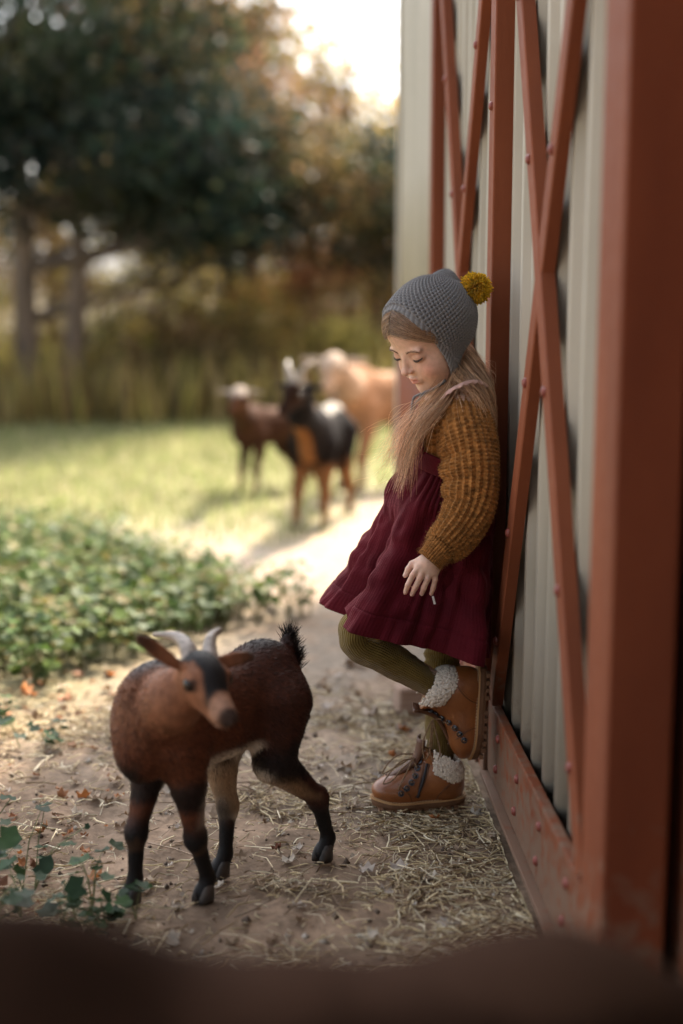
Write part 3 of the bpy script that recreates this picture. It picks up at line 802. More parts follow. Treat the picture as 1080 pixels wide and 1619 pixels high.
    # hooves: two toes each
    for i in range(4):
        mb = MB(); c = ft[i]
        for sg in (1, -1):
            n_ = 8; rings = []
            for zz, rx, ry, ox in ((.0, .034, .021, .012), (.02, .034, .021, .010), (.05, .027, .018, .002), (.068, .018, .012, -.004)):
                a = np.arange(n_) * 2 * math.pi / n_
                rings.append(np.stack([c[0] + ox + rx * np.cos(a) * (1 + .25 * (np.cos(a) > .5)), c[1] + sg * .021 + ry * np.sin(a), np.full(n_, zz)], 1))
            mb.add(np.concatenate(rings), [tuple(x) for x in grid_faces(n_, 4)] + [tuple(range(n_ - 1, -1, -1)), tuple(range(3 * n_, 4 * n_))])
        mb.build('hoof', M_HOOF, t, True)
    for sg in (1, -1):
        if horns:
            if horn_pts is not None: pts = [toL(p) for p in horn_pts[0 if sg > 0 else 1]]
            else:
                k = horn_len
                pts = [H((-.01, sg * .035, .075)), H((-.05, sg * .06, .075 + .10 * k)), H((-.12 * k, sg * (.06 + .05 * k), .075 + .16 * k)), H((-.21 * k, sg * (.06 + .10 * k), .075 + .16 * k))]
            pp = spline(pts, 18); r_ = np.linspace(.042, .008, 18) * hs * (1 + .05 * np.sin(np.arange(18) * 2.2))
            hv, hf_ = tube(pp, r_, 10); mesh_obj('horn', hv, hf_, M_HORN, t)
        a = np.linspace(0, math.pi, 7); b_ = np.arange(10) * 2 * math.pi / 10
        ev = np.array([[math.cos(x), math.sin(x) * math.cos(y), math.sin(x) * math.sin(y)] for x in a for y in b_]) * .027
        ev = np.array([H(p + np.array([.052, sg * .080, .020])) for p in ev])
        mesh_obj('eye', ev, grid_faces(10, 7), M_EYE, t)
    if fur:
        g = np.random.default_rng(int(s * 1000))
        idx = g.integers(0, len(V), fur); P = V[idx]; N = G[idx]
        hd = np.linalg.norm(Q[idx], axis=1) < .24
        keep = (P[:, 2] > .12) & ~(hd & (g.random(fur) < .6)); P = P[keep]; N = N[keep]; c = col[idx][keep]; hd = hd[keep]
        flow = np.tile(np.array([-.75, 0, -.5]), (len(P), 1)); lg = P[:, 2] < .5; flow[lg] = (-.15, 0, -1.)
        d = flow - N * (flow * N).sum(1)[:, None]; d += N * .13 + g.normal(size=d.shape) * .10; d /= np.linalg.norm(d, axis=1)[:, None]
        L = (fur_len / s) * (.6 + .8 * g.random(len(P))) * np.where(hd, .5, 1.) * np.where(P[:, 2] < .4, .6, 1.)
        tl = (P[:, 0] < -.53 * bl) & (P[:, 2] > .80)
        d[tl] = np.array([-.35, 0, .9]) * (1 if tail_up > 0 else -1) + g.normal(size=(tl.sum(), 3)) * .42 + N[tl] * .25; d[tl] /= np.linalg.norm(d[tl], axis=1)[:, None]; L[tl] *= 2.6
        L = L[:, None]; sN = np.cross(d, N + g.normal(size=d.shape) * .3); sN /= np.linalg.norm(sN, axis=1)[:, None] + 1e-9
        wd = (.00045 / s) * (1 + .6 * g.random((len(P), 1)))
        P0 = P - N * (.0008 / s)
        m1 = P0 + d * L * .55 + N * L * .04; tp = P0 + d * L - N * L * .02
        FV = np.stack([P0 - sN * wd, P0 + sN * wd, m1 + sN * wd * .8, m1 - sN * wd * .8, tp], 1).reshape(-1, 3); k = np.arange(len(P))[:, None] * 5
        FF = np.concatenate([k + np.array([[0, 1, 2]]), k + np.array([[0, 2, 3]]), k + np.array([[3, 2, 4]])], 0)
        cc = np.repeat(c * (.35 + 1.25 * g.random((len(c), 1)) ** 1.3), 5, 0)
        mesh_obj('fur', FV, FF, M_FUR, t, True, col=cc)
    return t
def ramp(c, k, t): return c + (np.asarray(k) - c) * np.clip(t, 0, 1)[:, None]
def legs_black(V, ft, c, k, z0=.36, z1=.26, idx=range(4)):
    for i in idx:
        d = np.hypot(V[:, 0] - ft[i][0], V[:, 1] - ft[i][1])
        near = smooth01(.22, .14, np.abs(V[:, 1] - ft[i][1])) * smooth01(.3, .2, np.abs(V[:, 0] - ft[i][0]))
        c = ramp(c, k, near * smooth01(z0, z1, V[:, 2]))
    return c
BLK = np.array([.010, .008, .008])
def paint_front(V, Q, G, ft):
    nz = (fbm(V, 9, 3, 4) - .5); x, y, z = V.T
    c = np.tile(np.array([.120, .037, .016]), (len(V), 1))
    c = ramp(c, (.040, .013, .009), smooth01(.15, -.35, x + nz * .4) * .85)
    hd = smooth01(.40, .30, np.linalg.norm(Q, axis=1))
    c = c * (.70 + .6 * fbm(V * np.array([14., 60., 45.]), 1.6, 3, 14))[:, None]
    nk = smooth01(.30, .42, x + .25 * (z - .8) + nz * .1) * smooth01(.62, .85, z + nz * .1)
    c = ramp(c, (.23, .10, .052), nk * (1 - hd) * .85)
    c = ramp(c, BLK, smooth01(.58, .50, z + nz * .12 - .06 * np.abs(x - .1)) * smooth01(.42, .48, z + .05) * (np.abs(x) < .55) * .9)
    c = ramp(c, BLK, smooth01(.66, .55, z + nz * .15) * smooth01(.36, .44, x) * smooth01(.13, .06, np.abs(y)) * .95)
    c = ramp(c, (.62, .52, .42), smooth01(.560, .525, z + nz * .06 - .10 * (x + .05)) * smooth01(.20, .12, x) * smooth01(-.14, -.06, x) * smooth01(.35, .05, G[:, 2]))
    c = ramp(c, (.66, .57, .47), smooth01(.60, .55, z + nz * .05) * smooth01(.05, -.25, G[:, 2]) * smooth01(.22, .14, x) * smooth01(-.34, -.26, x) * smooth01(.20, .14, np.abs(y)))
    c = ramp(c, BLK * 1.6, smooth01(.90, .95, z + nz * .06) * smooth01(.09, .04, np.abs(y)) * smooth01(.42, .30, x) * .8)
    c = ramp(c, (.13, .12, .12), smooth01(.92, .97, z) * smooth01(.05, .2, x) * smooth01(.45, .38, x) * .7 * (1 - hd))
    # near hind leg: tan streaks at the inside; far hind leg: pale shank
    d = smooth01(.16, .10, np.hypot(x - ft[3][0] + .03, y - ft[3][1])); c = ramp(c, (.40, .28, .18), d * smooth01(.50, .42, z) * smooth01(.22, .28, z))
    c = ramp(c, (.33, .20, .11), smooth01(.45, .38, z) * smooth01(.26, .33, z) * (x < -.1) * smooth01(-.1, .5, G[:, 0]) * .8)
    c = legs_black(V, ft, c, BLK, .40, .27, (0, 1)); c = legs_black(V, ft, c, BLK, .30, .20, (2,)); c = legs_black(V, ft, c, BLK, .24, .17, (3,))
    c = ramp(c, (.17, .085, .04), smooth01(.035, .01, np.abs(z - .235 + nz * .15)) * (x > -.1) * .25)
    tl = (x < -.47) & (z > .82); c = ramp(c, BLK * 1.3, tl * .75)
    # head
    qx, qy, qz = Q.T; n2 = fbm(Q, 14, 2, 8) - .5
    hc_ = np.tile(np.array([.27, .115, .060]), (len(V), 1))
    stripe = smooth01(.060, .044, np.abs(qy) + n2 * .02 - .012 * (qx < .0)) * smooth01(.180, .145, qx + n2 * .04) * smooth01(-.03, .0, qz - .02 + .30 * qx)
    hc_ = ramp(hc_, BLK, stripe)
    hc_ = ramp(hc_, BLK * 1.2, smooth01(.02, .0, np.abs(np.abs(qy) - .082) - .004) * smooth01(.035, .02, np.abs(qz - .01 - .5 * (qx - .05))) * (qx > .0) * (qx < .13) * .85)
    hc_ = ramp(hc_, (.55, .40, .30), smooth01(-.085, -.105, qz) * smooth01(.0, .06, qx) * .8)
    hc_ = ramp(hc_, (.36, .20, .13), smooth01(.145, .18, qx) * smooth01(-.09, -.06, qz) * .8)
    hc_ = ramp(hc_, (.035, .024, .022), smooth01(.216, .238, qx + n2 * .02) * .9)
    hc_ = ramp(hc_, (.03, .018, .014), (np.abs(qy) > .10) * smooth01(.14, .25, np.abs(qy)) * .75)
    hc_ = ramp(hc_, BLK, smooth01(-.03, -.07, qx) * smooth01(.03, .06, qz) * smooth01(.10, .07, np.abs(qy)))
    hc_ = hc_ * (.7 + .6 * fbm(Q, 30, 2, 3))[:, None]
    return c + (hc_ - c) * hd[:, None]
def mkpaint(base, top=None, chest=None, head=None, headtop=None, legs=None, legz=.45, belly=None, stripe=None):
    def f(V, Q, G, ft):
        nz = fbm(V, 7, 3, 4) - .5; x, y, z = V.T
        c = np.tile(np.array(base, float), (len(V), 1)) * (1 + nz[:, None] * 1.1)
        if belly: c = ramp(c, belly, smooth01(.55, .45, z + nz * .1))
        if top: c = ramp(c, top, smooth01(.87, .92, z + nz * .12) * smooth01(.12, -.02, x))
        if chest: c = ramp(c, chest, smooth01(.26, .36, x + nz * .1) * smooth01(.08, .04, np.abs(y)))
        if legs: c = legs_black(V, ft, c, np.array(legs), legz, legz - .1)
        hd = smooth01(.42, .30, np.linalg.norm(Q, axis=1))
        h = np.tile(np.array(head or base, float), (len(V), 1))
        if headtop: h = ramp(h, headtop, smooth01(.04, .09, Q[:, 2] + .2 * (Q[:, 0] < .05) * .2))
        if stripe: h = ramp(h, stripe, smooth01(.085, .06, np.abs(np.abs(Q[:, 1]) - .07)) * smooth01(-.1, -.05, Q[:, 2]) * (Q[:, 0] > 0))
        return c + (h - c) * hd[:, None]
    return f
fx = [gnd(325, 1422), gnd(210, 1424), gnd(513, 1358), gnd(350, 1384)]
front_goat = goat('goat', 'reddish brown goat with black face stripe standing in front of the girl', (-.122, 2.235, 0), (-.68, -.73), .41, feet=fx,
     head=at(319, 1076, 2.02), hf=(.48, -.84, -.20), hup=(.03, 0, 1), hs=.92, neck_mid=at(276, 1105, 2.07), paint=paint_front, h=.0042, fur=80000, bl=.88,
     ears=((-.06, .25, .045), (-.08, -.25, .18)),
     horn_pts=[[at(331, 1052, 2.03), at(331, 1030, 2.05), at(334, 1008, 2.07), at(348, 995, 2.10)], [at(303, 1052, 2.03), at(297, 1026, 2.05), at(281, 1008, 2.08), at(243, 1003, 2.11)]],
     tail_up=.9, group='goats around the barn', body_w=.90)
GG = 'goats around the barn'
M_COAT2 = material('dull_goat_coat', attr=True, scale=55, rough=.8, vary=.3, spec=.05)
goat('goat', 'dark brown goat with pale head standing back left', gnd(428, 778), (-.72, -.62), .43, body_w=.9, coat=M_COAT2, head=at(378, 628, 6.02), hf=(-.35, -.85, -.35), hs=.95, horns=False,
     paint=mkpaint((.055, .026, .016), top=(.13, .08, .06), head=(.09, .04, .022), headtop=(.36, .30, .26), legs=(.10, .045, .02), legz=.3), h=.009, group=GG, tail_up=.3)
goat('goat', 'black goat with tan chest and white saddle, middle of the three', gnd(508, 826), (-.30, -.92), .50, body_w=.85, bl=.85, coat=M_COAT2, head=at(469, 622, 5.28), hf=(-.62, -.72, -.42), hs=.92, horn_len=.8,
     paint=mkpaint((.008, .006, .006), top=(.36, .33, .30), chest=(.20, .085, .03), head=(.012, .010, .010), legs=(.17, .075, .03), legz=.55, stripe=(.03, .015, .01)), h=.009, group=GG, tail_up=.2)
goat('goat', 'big sandy tan goat standing behind the girl', gnd(606, 772), (-.78, -.5), .60, coat=M_COAT2, head=at(527, 582, 6.25), hf=(-.28, -.85, -.42), hs=1.0, horns=False, neck_mid=at(550, 610, 6.33),
     paint=mkpaint((.27, .145, .085), top=(.34, .22, .15), chest=(.30, .18, .12), head=(.36, .24, .17), headtop=(.42, .33, .27), belly=(.24, .12, .07)), h=.010, group=GG, tail_up=.0)
goat('goat', 'dark brown goat back blurred right in front of the camera', (-.02, .92, 0), (-1, 0.02), .575, coat=material('dull_dark_goat_coat', attr=True, scale=55, rough=.9, vary=.2, spec=.03), head=(-.55, .90, .30), hf=(-.72, 0, -.7), neck_mid=(-.36, .90, .42), horns=True,
     paint=mkpaint((.022, .011, .007), top=(.050, .026, .017), head=(.03, .015, .01), belly=(.02, .012, .01)), h=.010, group=GG, tail_up=.1)

# ================================================================== GIRL
Yg = 2.60
def gp(px, py, dy=0.0): return at(px, py, Yg + dy)
PX = 1.163e-3
XW = .389                                     # the plane of the straps she leans on
girl = thing('person', 'girl in knitted bonnet, brown sweater and burgundy skirt leaning on barn door', 'person', (.25, Yg, 0))
GO = np.array([.25, Yg, 0.])
def gobj(name, V, F, mat, parent=None, **k): return mesh_obj(name, np.asarray(V, float) - GO, F, mat, parent or girl, **k)
M_SKIN = material('skin', attr=True, scale=120, rough=.48, vary=.14, sss=.25, spec=.4, bump=.03, bscale=500)
# ---- head frame (local units: centimetres; x face forward, y her left, z up)
_th, _ps = R(28), R(31)
HF = np.array([-math.cos(_ps) * math.cos(_th), -math.sin(_ps) * math.cos(_th), -math.sin(_th)])
HU = np.array([-math.cos(_ps) * math.sin(_th), -math.sin(_ps) * math.sin(_th), math.cos(_th)])
HM = rot_from(HF, HU)
HO = gp(687, 524, -.01)
def hw(p): return HO + (np.asarray(p, float) * .01) @ HM.T
def skull(q):
    d = sd_ell(q, (-.3, 0, 2.1), (8.0, 6.9, 7.2))
    d = smin(d, sd_ell(q, (4.1, 0, 3.2), (4.1, 5.5, 4.6)), 2.0)
    d = smin(d, sd_ell(q, (3.0, 0, -2.6), (5.1, 5.6, 6.0)), 1.6)
    return d
def face(q):
    d = skull(q)
    d = smin(d, sd_cap(q, (4.0, -2.0, -5.9), (4.0, 2.0, -5.9), 2.75), 1.4)        # jaw
    d = smin(d, sd_ell(q, (5.9, 0, -7.85), (1.75, 1.95, 1.5)), 1.3)               # chin
    for s in (1, -1):
        d = smin(d, sd_ell(q, (5.2, s * 3.1, -3.9), (2.35, 2.1, 2.2)), 1.2)        # cheek
        d = smin(d, sd_ell(q, (7.25, s * 2.7, .35), (.65, 1.9, .5)), .9)           # brow
    for s in (1, -1):
        d = smax(d, -sd_ell(q, (8.7, s * 2.9, -1.05), (.95, 1.55, .85)), .7)     # socket
        d = smin(d, sd_ell(q, (6.65, s * 2.9, -1.0), (1.28, 1.42, 1.02)), .25)     # closed lid over the eyeball
    d = smin(d, sd_cap(q, (7.75, 0, -.3), (8.75, 0, -2.9), .45, .58), .7)          # nose bridge
    d = smin(d, sd_ell(q, (9.0, 0, -3.25), (.80, .85, .72)), .4)
    for s in (1, -1):
        d = smin(d, sd_ell(q, (8.35, s * .80, -3.45), (.62, .46, .48)), .3)
        d = smax(d, -sd_ell(q, (8.75, s * .40, -4.0), (.30, .22, .22)), .15)
    d = smin(d, sd_ell(q, (7.35, 0, -5.5), (.95, 1.75, .95)), .6)                  # muzzle of the lips
    d = smin(d, sd_ell(q, (8.05, 0, -5.10), (.50, 1.15, .34)), .22)
    d = smin(d, sd_ell(q, (7.90, 0, -5.92), (.52, 1.00, .38)), .22)
    d = smax(d, -sd_cap(q, (8.62, 0, -5.50), (7.35, 1.65, -5.62), .13), .12)
    d = smax(d, -sd_cap(q, (8.62, 0, -5.50), (7.35, -1.65, -5.62), .13), .12)
    d = smax(d, -sd_ell(q, (8.05, 0, -6.75), (.5, 1.2, .28)), .35)
    d = smin(d, sd_cap(q, (-1.8, 0, -4.5), (-3.0, 0, -10.5), 3.5, 3.7), 1.5)      # neck
    return d
# ---- hand
HD = -.185
def hpt(px, py, d=0): return gp(px, py, HD + d)
fing = {
 'thumb': ([(667, 886, .006), (652, 892, .010), (646, 900, .010), (641, 910, .009)], [.0080, .0064, .0056, .0046]),
 'index': ([(662, 897, -.002), (653, 909, -.006), (645, 925, -.004), (641, 937, .004)], [.0062, .0053, .0048, .0040]),
 'middle': ([(669, 900, -.004), (664, 914, -.009), (656, 930, -.006), (651.5, 940, .002)], [.0063, .0054, .0049, .0041]),
 'ring': ([(678, 903, -.003), (676, 916, -.008), (670, 930, -.005), (667, 939, .003)], [.0062, .0052, .0048, .0040]),
 'small': ([(687, 905, .000), (688, 917, -.004), (685, 930, -.002), (682, 939, .004)], [.0056, .0047, .0043, .0037]),
}
FG = {k: (np.array([hpt(*p) for p in v[0]]), v[1]) for k, v in fing.items()}
wr = [hpt(692, 876, .005), hpt(679, 889, .003)]
def hand(P):
    d = sd_cap(P, wr[0], wr[1], .0155, .0155)
    for a, b, r in (((676, 886), (663, 897), .0105), ((680, 887), (671, 902), .0110), ((685, 889), (679, 904), .0105), ((688, 891), (686, 905), .0095)):
        d = smin(d, sd_cap(P, hpt(*a, .002), hpt(*b), r * 1.05, r * .86), .010)
    for k, (pts, rr) in FG.items():
        d = smin(d, sd_chain(P, pts, rr, .002), .0022 if k != 'thumb' else .006)
    return d
def limb(P):
    m = .018
    d = sd_chain(P, [gp(720, 630), gp(727, 690), gp(718, 770), gp(722, 860)], [.052, .060, .056, .062], .03)
    for s in (1, -1):
        d = smin(d, sd_cap(P, gp(722, 650), gp(728, 655, -s * .08), .045, .034), .03)
    d = smin(d, sd_chain(P, [gp(728, 655, -.08), gp(748, 770, -.125), gp(692, 876, HD)], [.034, .026, .016], .015), .02)
    d = smin(d, sd_chain(P, [gp(725, 655, .08), gp(735, 770, .115), gp(655, 830, .10)], [.034, .026, .016], .015), .02)
    d = smin(d, sd_chain(P, [gp(722, 880, -.045), gp(563, 1003, -.06), gp(690, 1078, -.05)], [.056, .025, .018], .015), .02)
    d = smin(d, sd_chain(P, [gp(722, 880, .045), gp(702, 1030, .03), gp(694, 1215, .0)], [.056, .030, .019], .015), .02)
    return d
neckA = hw((-2.2, 0, -7.0)); neckB = gp(722, 636)
hlo, hhi = HO - .17, HO + .17
wlo = np.minimum(hpt(636, 945), hpt(700, 870)) - .03; whi = np.maximum(hpt(636, 945), hpt(700, 870)) + .03
def bodysdf(P):
    d = limb(P)
    d = smin(d, sd_cap(P, neckA, neckB, .034, .042), .02)
    m = np.all((P > hlo) & (P < hhi), axis=1)
    if m.any(): d[m] = smin(d[m], face(((P[m] - HO) @ HM) * 100) * .01, .008)
    m = np.all((P > wlo) & (P < whi), axis=1)
    if m.any(): d[m] = smin(d[m], hand(P[m]), .003)
    return d
V, F = surface(bodysdf, (-.02, 2.32, .04), (.42, 2.80, 1.06), .0021)
q = ((V - HO) @ HM) * 100
c = np.tile(np.array([.69, .44, .33]), (len(V), 1))
hn = fbm(V, 60, 2, 3) - .5
c = c * (1 + hn[:, None] * .16)
inhead = np.all(np.abs(q) < 13, axis=1)
for s in (1, -1):
    c = ramp(c, (.66, .30, .22), inhead * smooth01(2.6, .6, np.linalg.norm(q - np.array([6.6, s * 3.6, -3.6]), axis=1)) * .55)
    # brow and upper lid line
    bt = (np.abs(q[:, 1]) - 1.1) / 3.2; bz = .10 + .50 * np.sin(np.clip(bt, 0, 1) * 2.2) - .10 * bt
    br = smooth01(.22, .08, np.abs(q[:, 2] - bz)) * smooth01(-.05, .15, bt) * smooth01(1.1, .8, bt) * (q[:, 0] > 3)
    if s == 1: c = ramp(c, (.26, .13, .08), br * .7 * inhead)
    le = np.linalg.norm((q - np.array([7.5, s * 2.9, -1.0])) / np.array([1.3, 1.6, 1.1]), axis=1)
    c = ramp(c, (.46, .22, .15), smooth01(1.25, .8, le) * .45 * inhead)
lip = smooth01(1.0, .6, np.linalg.norm((q - np.array([7.95, 0, -5.52])) / np.array([1.2, 1.55, .82]), axis=1))
c = ramp(c, (.55, .19, .155), lip * .8 * inhead)
nt_ = smooth01(1.3, .5, np.linalg.norm(q - np.array([9.0, 0, -3.4]), axis=1)); c = ramp(c, (.66, .31, .23), nt_ * .4 * inhead)
for k, (pts, rr) in FG.items():
    tip = np.linalg.norm(V - (pts[-1] + np.array([0, -.004, -.001])), axis=1); c = ramp(c, (.70, .42, .36), smooth01(.0065, .0035, tip) * .6)
    for kn in pts[1:3]: c = ramp(c, (.64, .31, .23), smooth01(.008, .003, np.linalg.norm(V - kn - np.array([0, -.006, 0]), axis=1)) * .35)
gobj('body', V, F, M_SKIN, col=c)
# lashes and a sliver of the eye under each lid
M_LASH = material('eyelash', (.025, .015, .012), rough=.5)
for s in (1, -1):
    S = []
    for t in np.linspace(-1, 1, 30):
        y = s * 2.9 + t * 1.26; zz = -1.50 + .34 * t * t; xx = 6.65 + 1.28 * math.sqrt(max(.05, 1 - (t * 1.26 / 1.42) ** 2 - ((zz + 1.0) / 1.02) ** 2)) + .03
        a = np.array([xx, y, zz]); L = .55 + .25 * t
        S.append([a, a + np.array([.30, t * .18, -.18]) * L, a + np.array([.62, t * .40, -.22]) * L])
    V_, F_, _, _ = strands_mesh(hw(np.array(S).reshape(-1, 3)).reshape(-1, 3, 3), .00032, .00012)
    gobj('eyelashes', V_, F_, M_LASH)
    pts = np.array([[6.65 + 1.28 * math.sqrt(max(.05, 1 - (t * 1.30 / 1.42) ** 2 - ((-.50 + .34 * t * t) / 1.02) ** 2)) + .02, s * 2.9 + t * 1.30, -1.50 + .34 * t * t] for t in np.linspace(-1, 1, 12)])
    tv, tf = tube(hw(pts), np.array([.3, .7, .9, 1.2, 1.4, 1.5, 1.5, 1.4, 1.2, 1.1, .9, .5]) * .00120, 6); gobj('lid_line', tv, tf, M_LASH)
    S = []
    gb = np.random.default_rng(4)
    for t in np.linspace(0, 1, 46):
        y = s * (1.15 + t * 3.1); z = .05 + .50 * math.sin(t * 2.2) - .10 * t + gb.normal() * .09
        d0 = np.array([9., y, z]); st = np.array([5., y, z])
        lo_, hi_ = st.copy(), d0.copy()
        for _ in range(18):
            m = (lo_ + hi_) / 2
            if face(m[None])[0] > 0: hi_ = m
            else: lo_ = m
        a = hi_ + np.array([.03, 0, 0]); dr = np.array([-.10 * t, s * .45, .32 - .45 * t]) * (.7 + .5 * gb.random())
        S.append([a, a + dr * .5 + [.04, 0, 0], a + dr])
    V_, F_, _, _ = strands_mesh(hw(np.array(S).reshape(-1, 3)).reshape(-1, 3, 3), .00030, .00010)
    gobj('eyebrow', V_, F_, material('eyebrow_hair', (.13, .07, .042), rough=.5))

# ---- bonnet
def head_radius(D, off, sd=lambda q: smin(skull(q), sd_cap(q, (3.2, -2.2, -5.2), (3.2, 2.2, -5.2), 3.0), 1.5), c0=np.array([-.5, 0, 1.0])):
    lo_ = np.full(len(D), 2.0); hi_ = np.full(len(D), 16.0)
    for _ in range(22):
        m = (lo_ + hi_) / 2; i = sd(c0 + D * m[:, None]) < off
        lo_ = np.where(i, m, lo_); hi_ = np.where(i, hi_, m)
    return c0 + D * hi_[:, None]
c0 = np.array([-.5, 0, 1.0])
kd = np.array([-.66, 0, .75]); kd /= np.linalg.norm(kd)               # towards the knot at the back of the crown
ka = np.array([.75, 0, .66]); kb = np.array([0, 1., 0])
edge = [(6.5, 0, 8.0), (6.4, 2.6, 7.2), (6.0, 4.6, 5.0), (5.2, 5.9, 1.9), (4.6, 6.2, -1.6), (4.1, 6.2, -4.6), (4.1, 5.6, -7.4), (2.6, 5.6, -8.0), (-.2, 5.8, -7.4), (-3.0, 5.2, -6.6), (-5.4, 3.0, -6.2), (-6.3, 0, -6.1)]
E = np.array(edge + [(x, -y, z) for x, y, z in edge[-2:0:-1]]) - c0
E = E / np.linalg.norm(E, axis=1)[:, None]
az = np.unwrap(np.arctan2(E @ kb, E @ ka)); th = np.arccos(E @ kd)
az = np.append(az, az[0] + 2 * math.pi); th = np.append(th, th[0])
NU, NV = 480, 210
u = np.arange(NU) * 2 * math.pi / NU
TH = np.interp(u, az, th)
kern = np.hanning(23); kern /= kern.sum(); TH = np.convolve(np.concatenate([TH[-11:], TH, TH[:11]]), kern, 'valid')
v = np.linspace(.015, 1, NV)
UU, VV = np.meshgrid(u, v, indexing='xy'); THv = VV * TH[None]
D = (np.cos(THv)[..., None] * kd + np.sin(THv)[..., None] * (np.cos(UU)[..., None] * ka + np.sin(UU)[..., None] * kb)).reshape(-1, 3)
Pl = head_radius(D, .28)
pk = np.exp(-(THv.ravel() / .30) ** 2) * 1.3                          # the peak that carries the pompom
Nn = Pl - c0; Nn /= np.linalg.norm(Nn, axis=1)[:, None]
Pl = Pl + Nn * pk[:, None] + np.exp(-(THv.ravel() / .30) ** 2)[:, None] * np.array([-.6, 0, -.1])
fold = np.exp(-((THv.ravel() - .30) / .10) ** 2) * (.5 + .5 * np.cos(UU.ravel() * 3 + 1)) * .45
Pl = Pl - Nn * fold[:, None]
arc = THv.ravel() * 9.0                                                # cm from the knot
row = arc / .58; ncol = 58
env = smooth01(.0, 6., arc)
cu = UU.ravel() / (2 * math.pi) * ncol * 1.0
rib = smooth01(.905, .925, VV.ravel())
hon = np.cos(np.pi * (cu + np.floor(row) * 1.0)) * .5 + .5
rx_ = np.mod(cu + .5 * (np.floor(row) % 2), 1.0) - .5; ry_ = np.mod(row, 1.0) - .5; st = 1 - .95 * np.exp(-(rx_ / .21) ** 2 - (ry_ / .26) ** 2) - .30 * np.exp(-((np.abs(ry_) - .5) / .10) ** 2)
rb = np.abs(np.sin(np.pi * cu * 1.0)) ** .7
disp = (st * .70 * (.35 + .65 * env)) * (1 - rib) + (rb * .22 + .10) * rib
Pl = Pl + Nn * disp[:, None]
ed = smooth01(.985, 1.0, VV.ravel()); Pl = Pl - Nn * (ed * .30)[:, None]
M_HAT = material('grey_wool', (.21, .205, .21), (.165, .165, .172), scale=300, rough=.95, sheen=.35, bump=.3, bscale=900, spec=.15)
M_POM = material('mustard_yarn', attr=True, rough=.9, scale=90, vary=.2, sheen=.2, spec=.15, transl=.4)
hat = gobj('bonnet', hw(Pl), grid_faces(NU, NV), M_HAT)
g = np.random.default_rng(33)
# wool fuzz standing off the bonnet
i = g.integers(0, len(Pl), 3500); dd = Nn[i] + g.normal(size=(3500, 3)) * .8; dd /= np.linalg.norm(dd, axis=1)[:, None]
S = np.stack([Pl[i] - Nn[i] * .05, Pl[i] + dd * .18, Pl[i] + dd * .33 + g.normal(size=(3500, 3)) * .08], 1)
V_, F_, _, _ = strands_mesh(hw(S.reshape(-1, 3)).reshape(-1, 3, 3), .00010, .00005); gobj('wool_fuzz', V_, F_, M_HAT, hat)
pc = gp(752, 455, -.02); n = 2600
d = g.normal(size=(n, 3)); d /= np.linalg.norm(d, axis=1)[:, None]
L = (.0255 + .0025 * g.random(n)) * (1 + .10 * (fbm(d, 3., 2, 5) - .5)); b = d * .006
S = np.stack([pc + b, pc + d * (L * .6)[:, None] + g.normal(size=(n, 3)) * .0012, pc + d * L[:, None] + g.normal(size=(n, 3)) * .0022 + np.array([0, 0, -.0008])], 1)
V_, F_, par, idx = strands_mesh(S, .00085, .0011, 4)
cc = np.array([.88, .58, .04]) * (.6 + .7 * g.random((n, 1)))
gobj('pompom', V_, F_, M_POM, hat, col=cc[idx])
for a in ([(705, 601, -.058), (690, 612, -.06), (668, 622, -.05), (655, 628, -.04), (651, 645, -.045), (648, 668, -.05)], [(703, 604, -.055), (685, 617, -.055), (668, 626, -.05), (660, 634, -.04), (652, 652, -.04), (647, 672, -.05)]):
    tv, tf = tube(spline([gp(*p) for p in a], 30), .0024 + .0004 * np.sin(np.arange(30) * 1.9), 7); gobj('tie_cord', tv, tf, M_HAT, hat)

# ---- long hair
HC = np.array([(.52, .29, .155), (.38, .20, .10), (.66, .42, .25), (.27, .135, .07), (.78, .55, .36)])
M_HAIR = material('hair', attr=True, scale=6, rough=.32, vary=.15, spec=.6)
hs_list, hc_list, hr_list = [], [], []
def bundle(guides, n, spread0, spread1, seed, wav=.003, NP=15, tint=1.0, r=.00028, endjit=.15):
    """strands blended between guide polylines (each a list of world points)"""
    g = np.random.default_rng(seed)
    G = np.array([spline(np.array(q), NP) for q in guides]); k = len(G)
    t = np.linspace(0, 1, NP)
    for _ in range(n):
        w = g.random() * (k - 1); i = min(int(w), k - 2) if k > 1 else 0; f = w - i
        p = G[i] * (1 - f) + G[min(i + 1, k - 1)] * f
        o0 = g.normal(size=3) * spread0; o1 = g.normal(size=3) * spread1
        o1[1] *= .6; o0[1] *= .6
        ph = g.random(3) * 6.28; fr = 1.5 + 2.5 * g.random(3)
        wv = np.sin(t[:, None] * fr * 6.28 * .5 + ph) * wav * t[:, None]
        p = p + o0 * (1 - t[:, None]) + o1 * t[:, None] + wv
        ln = 1 - endjit * g.random() if g.random() < .8 else 1 - 3 * endjit * g.random()
        ii = np.linspace(0, ln * (NP - 1), NP); p = np.stack([np.interp(ii, np.arange(NP), p[:, a]) for a in range(3)], 1)
        p[:, 0] = np.minimum(p[:, 0], XW - .001)
        hs_list.append(p); hc_list.append(HC[int((vnoise(np.array([w * 7.0, o0[0] * 500, o0[2] * 500]), 1., seed) * 5.99)) % 5] * tint * (.8 + .7 * g.random())); hr_list.append(r * (.7 + .7 * g.random()))
G3 = lambda *pts: [gp(*p) for p in pts]
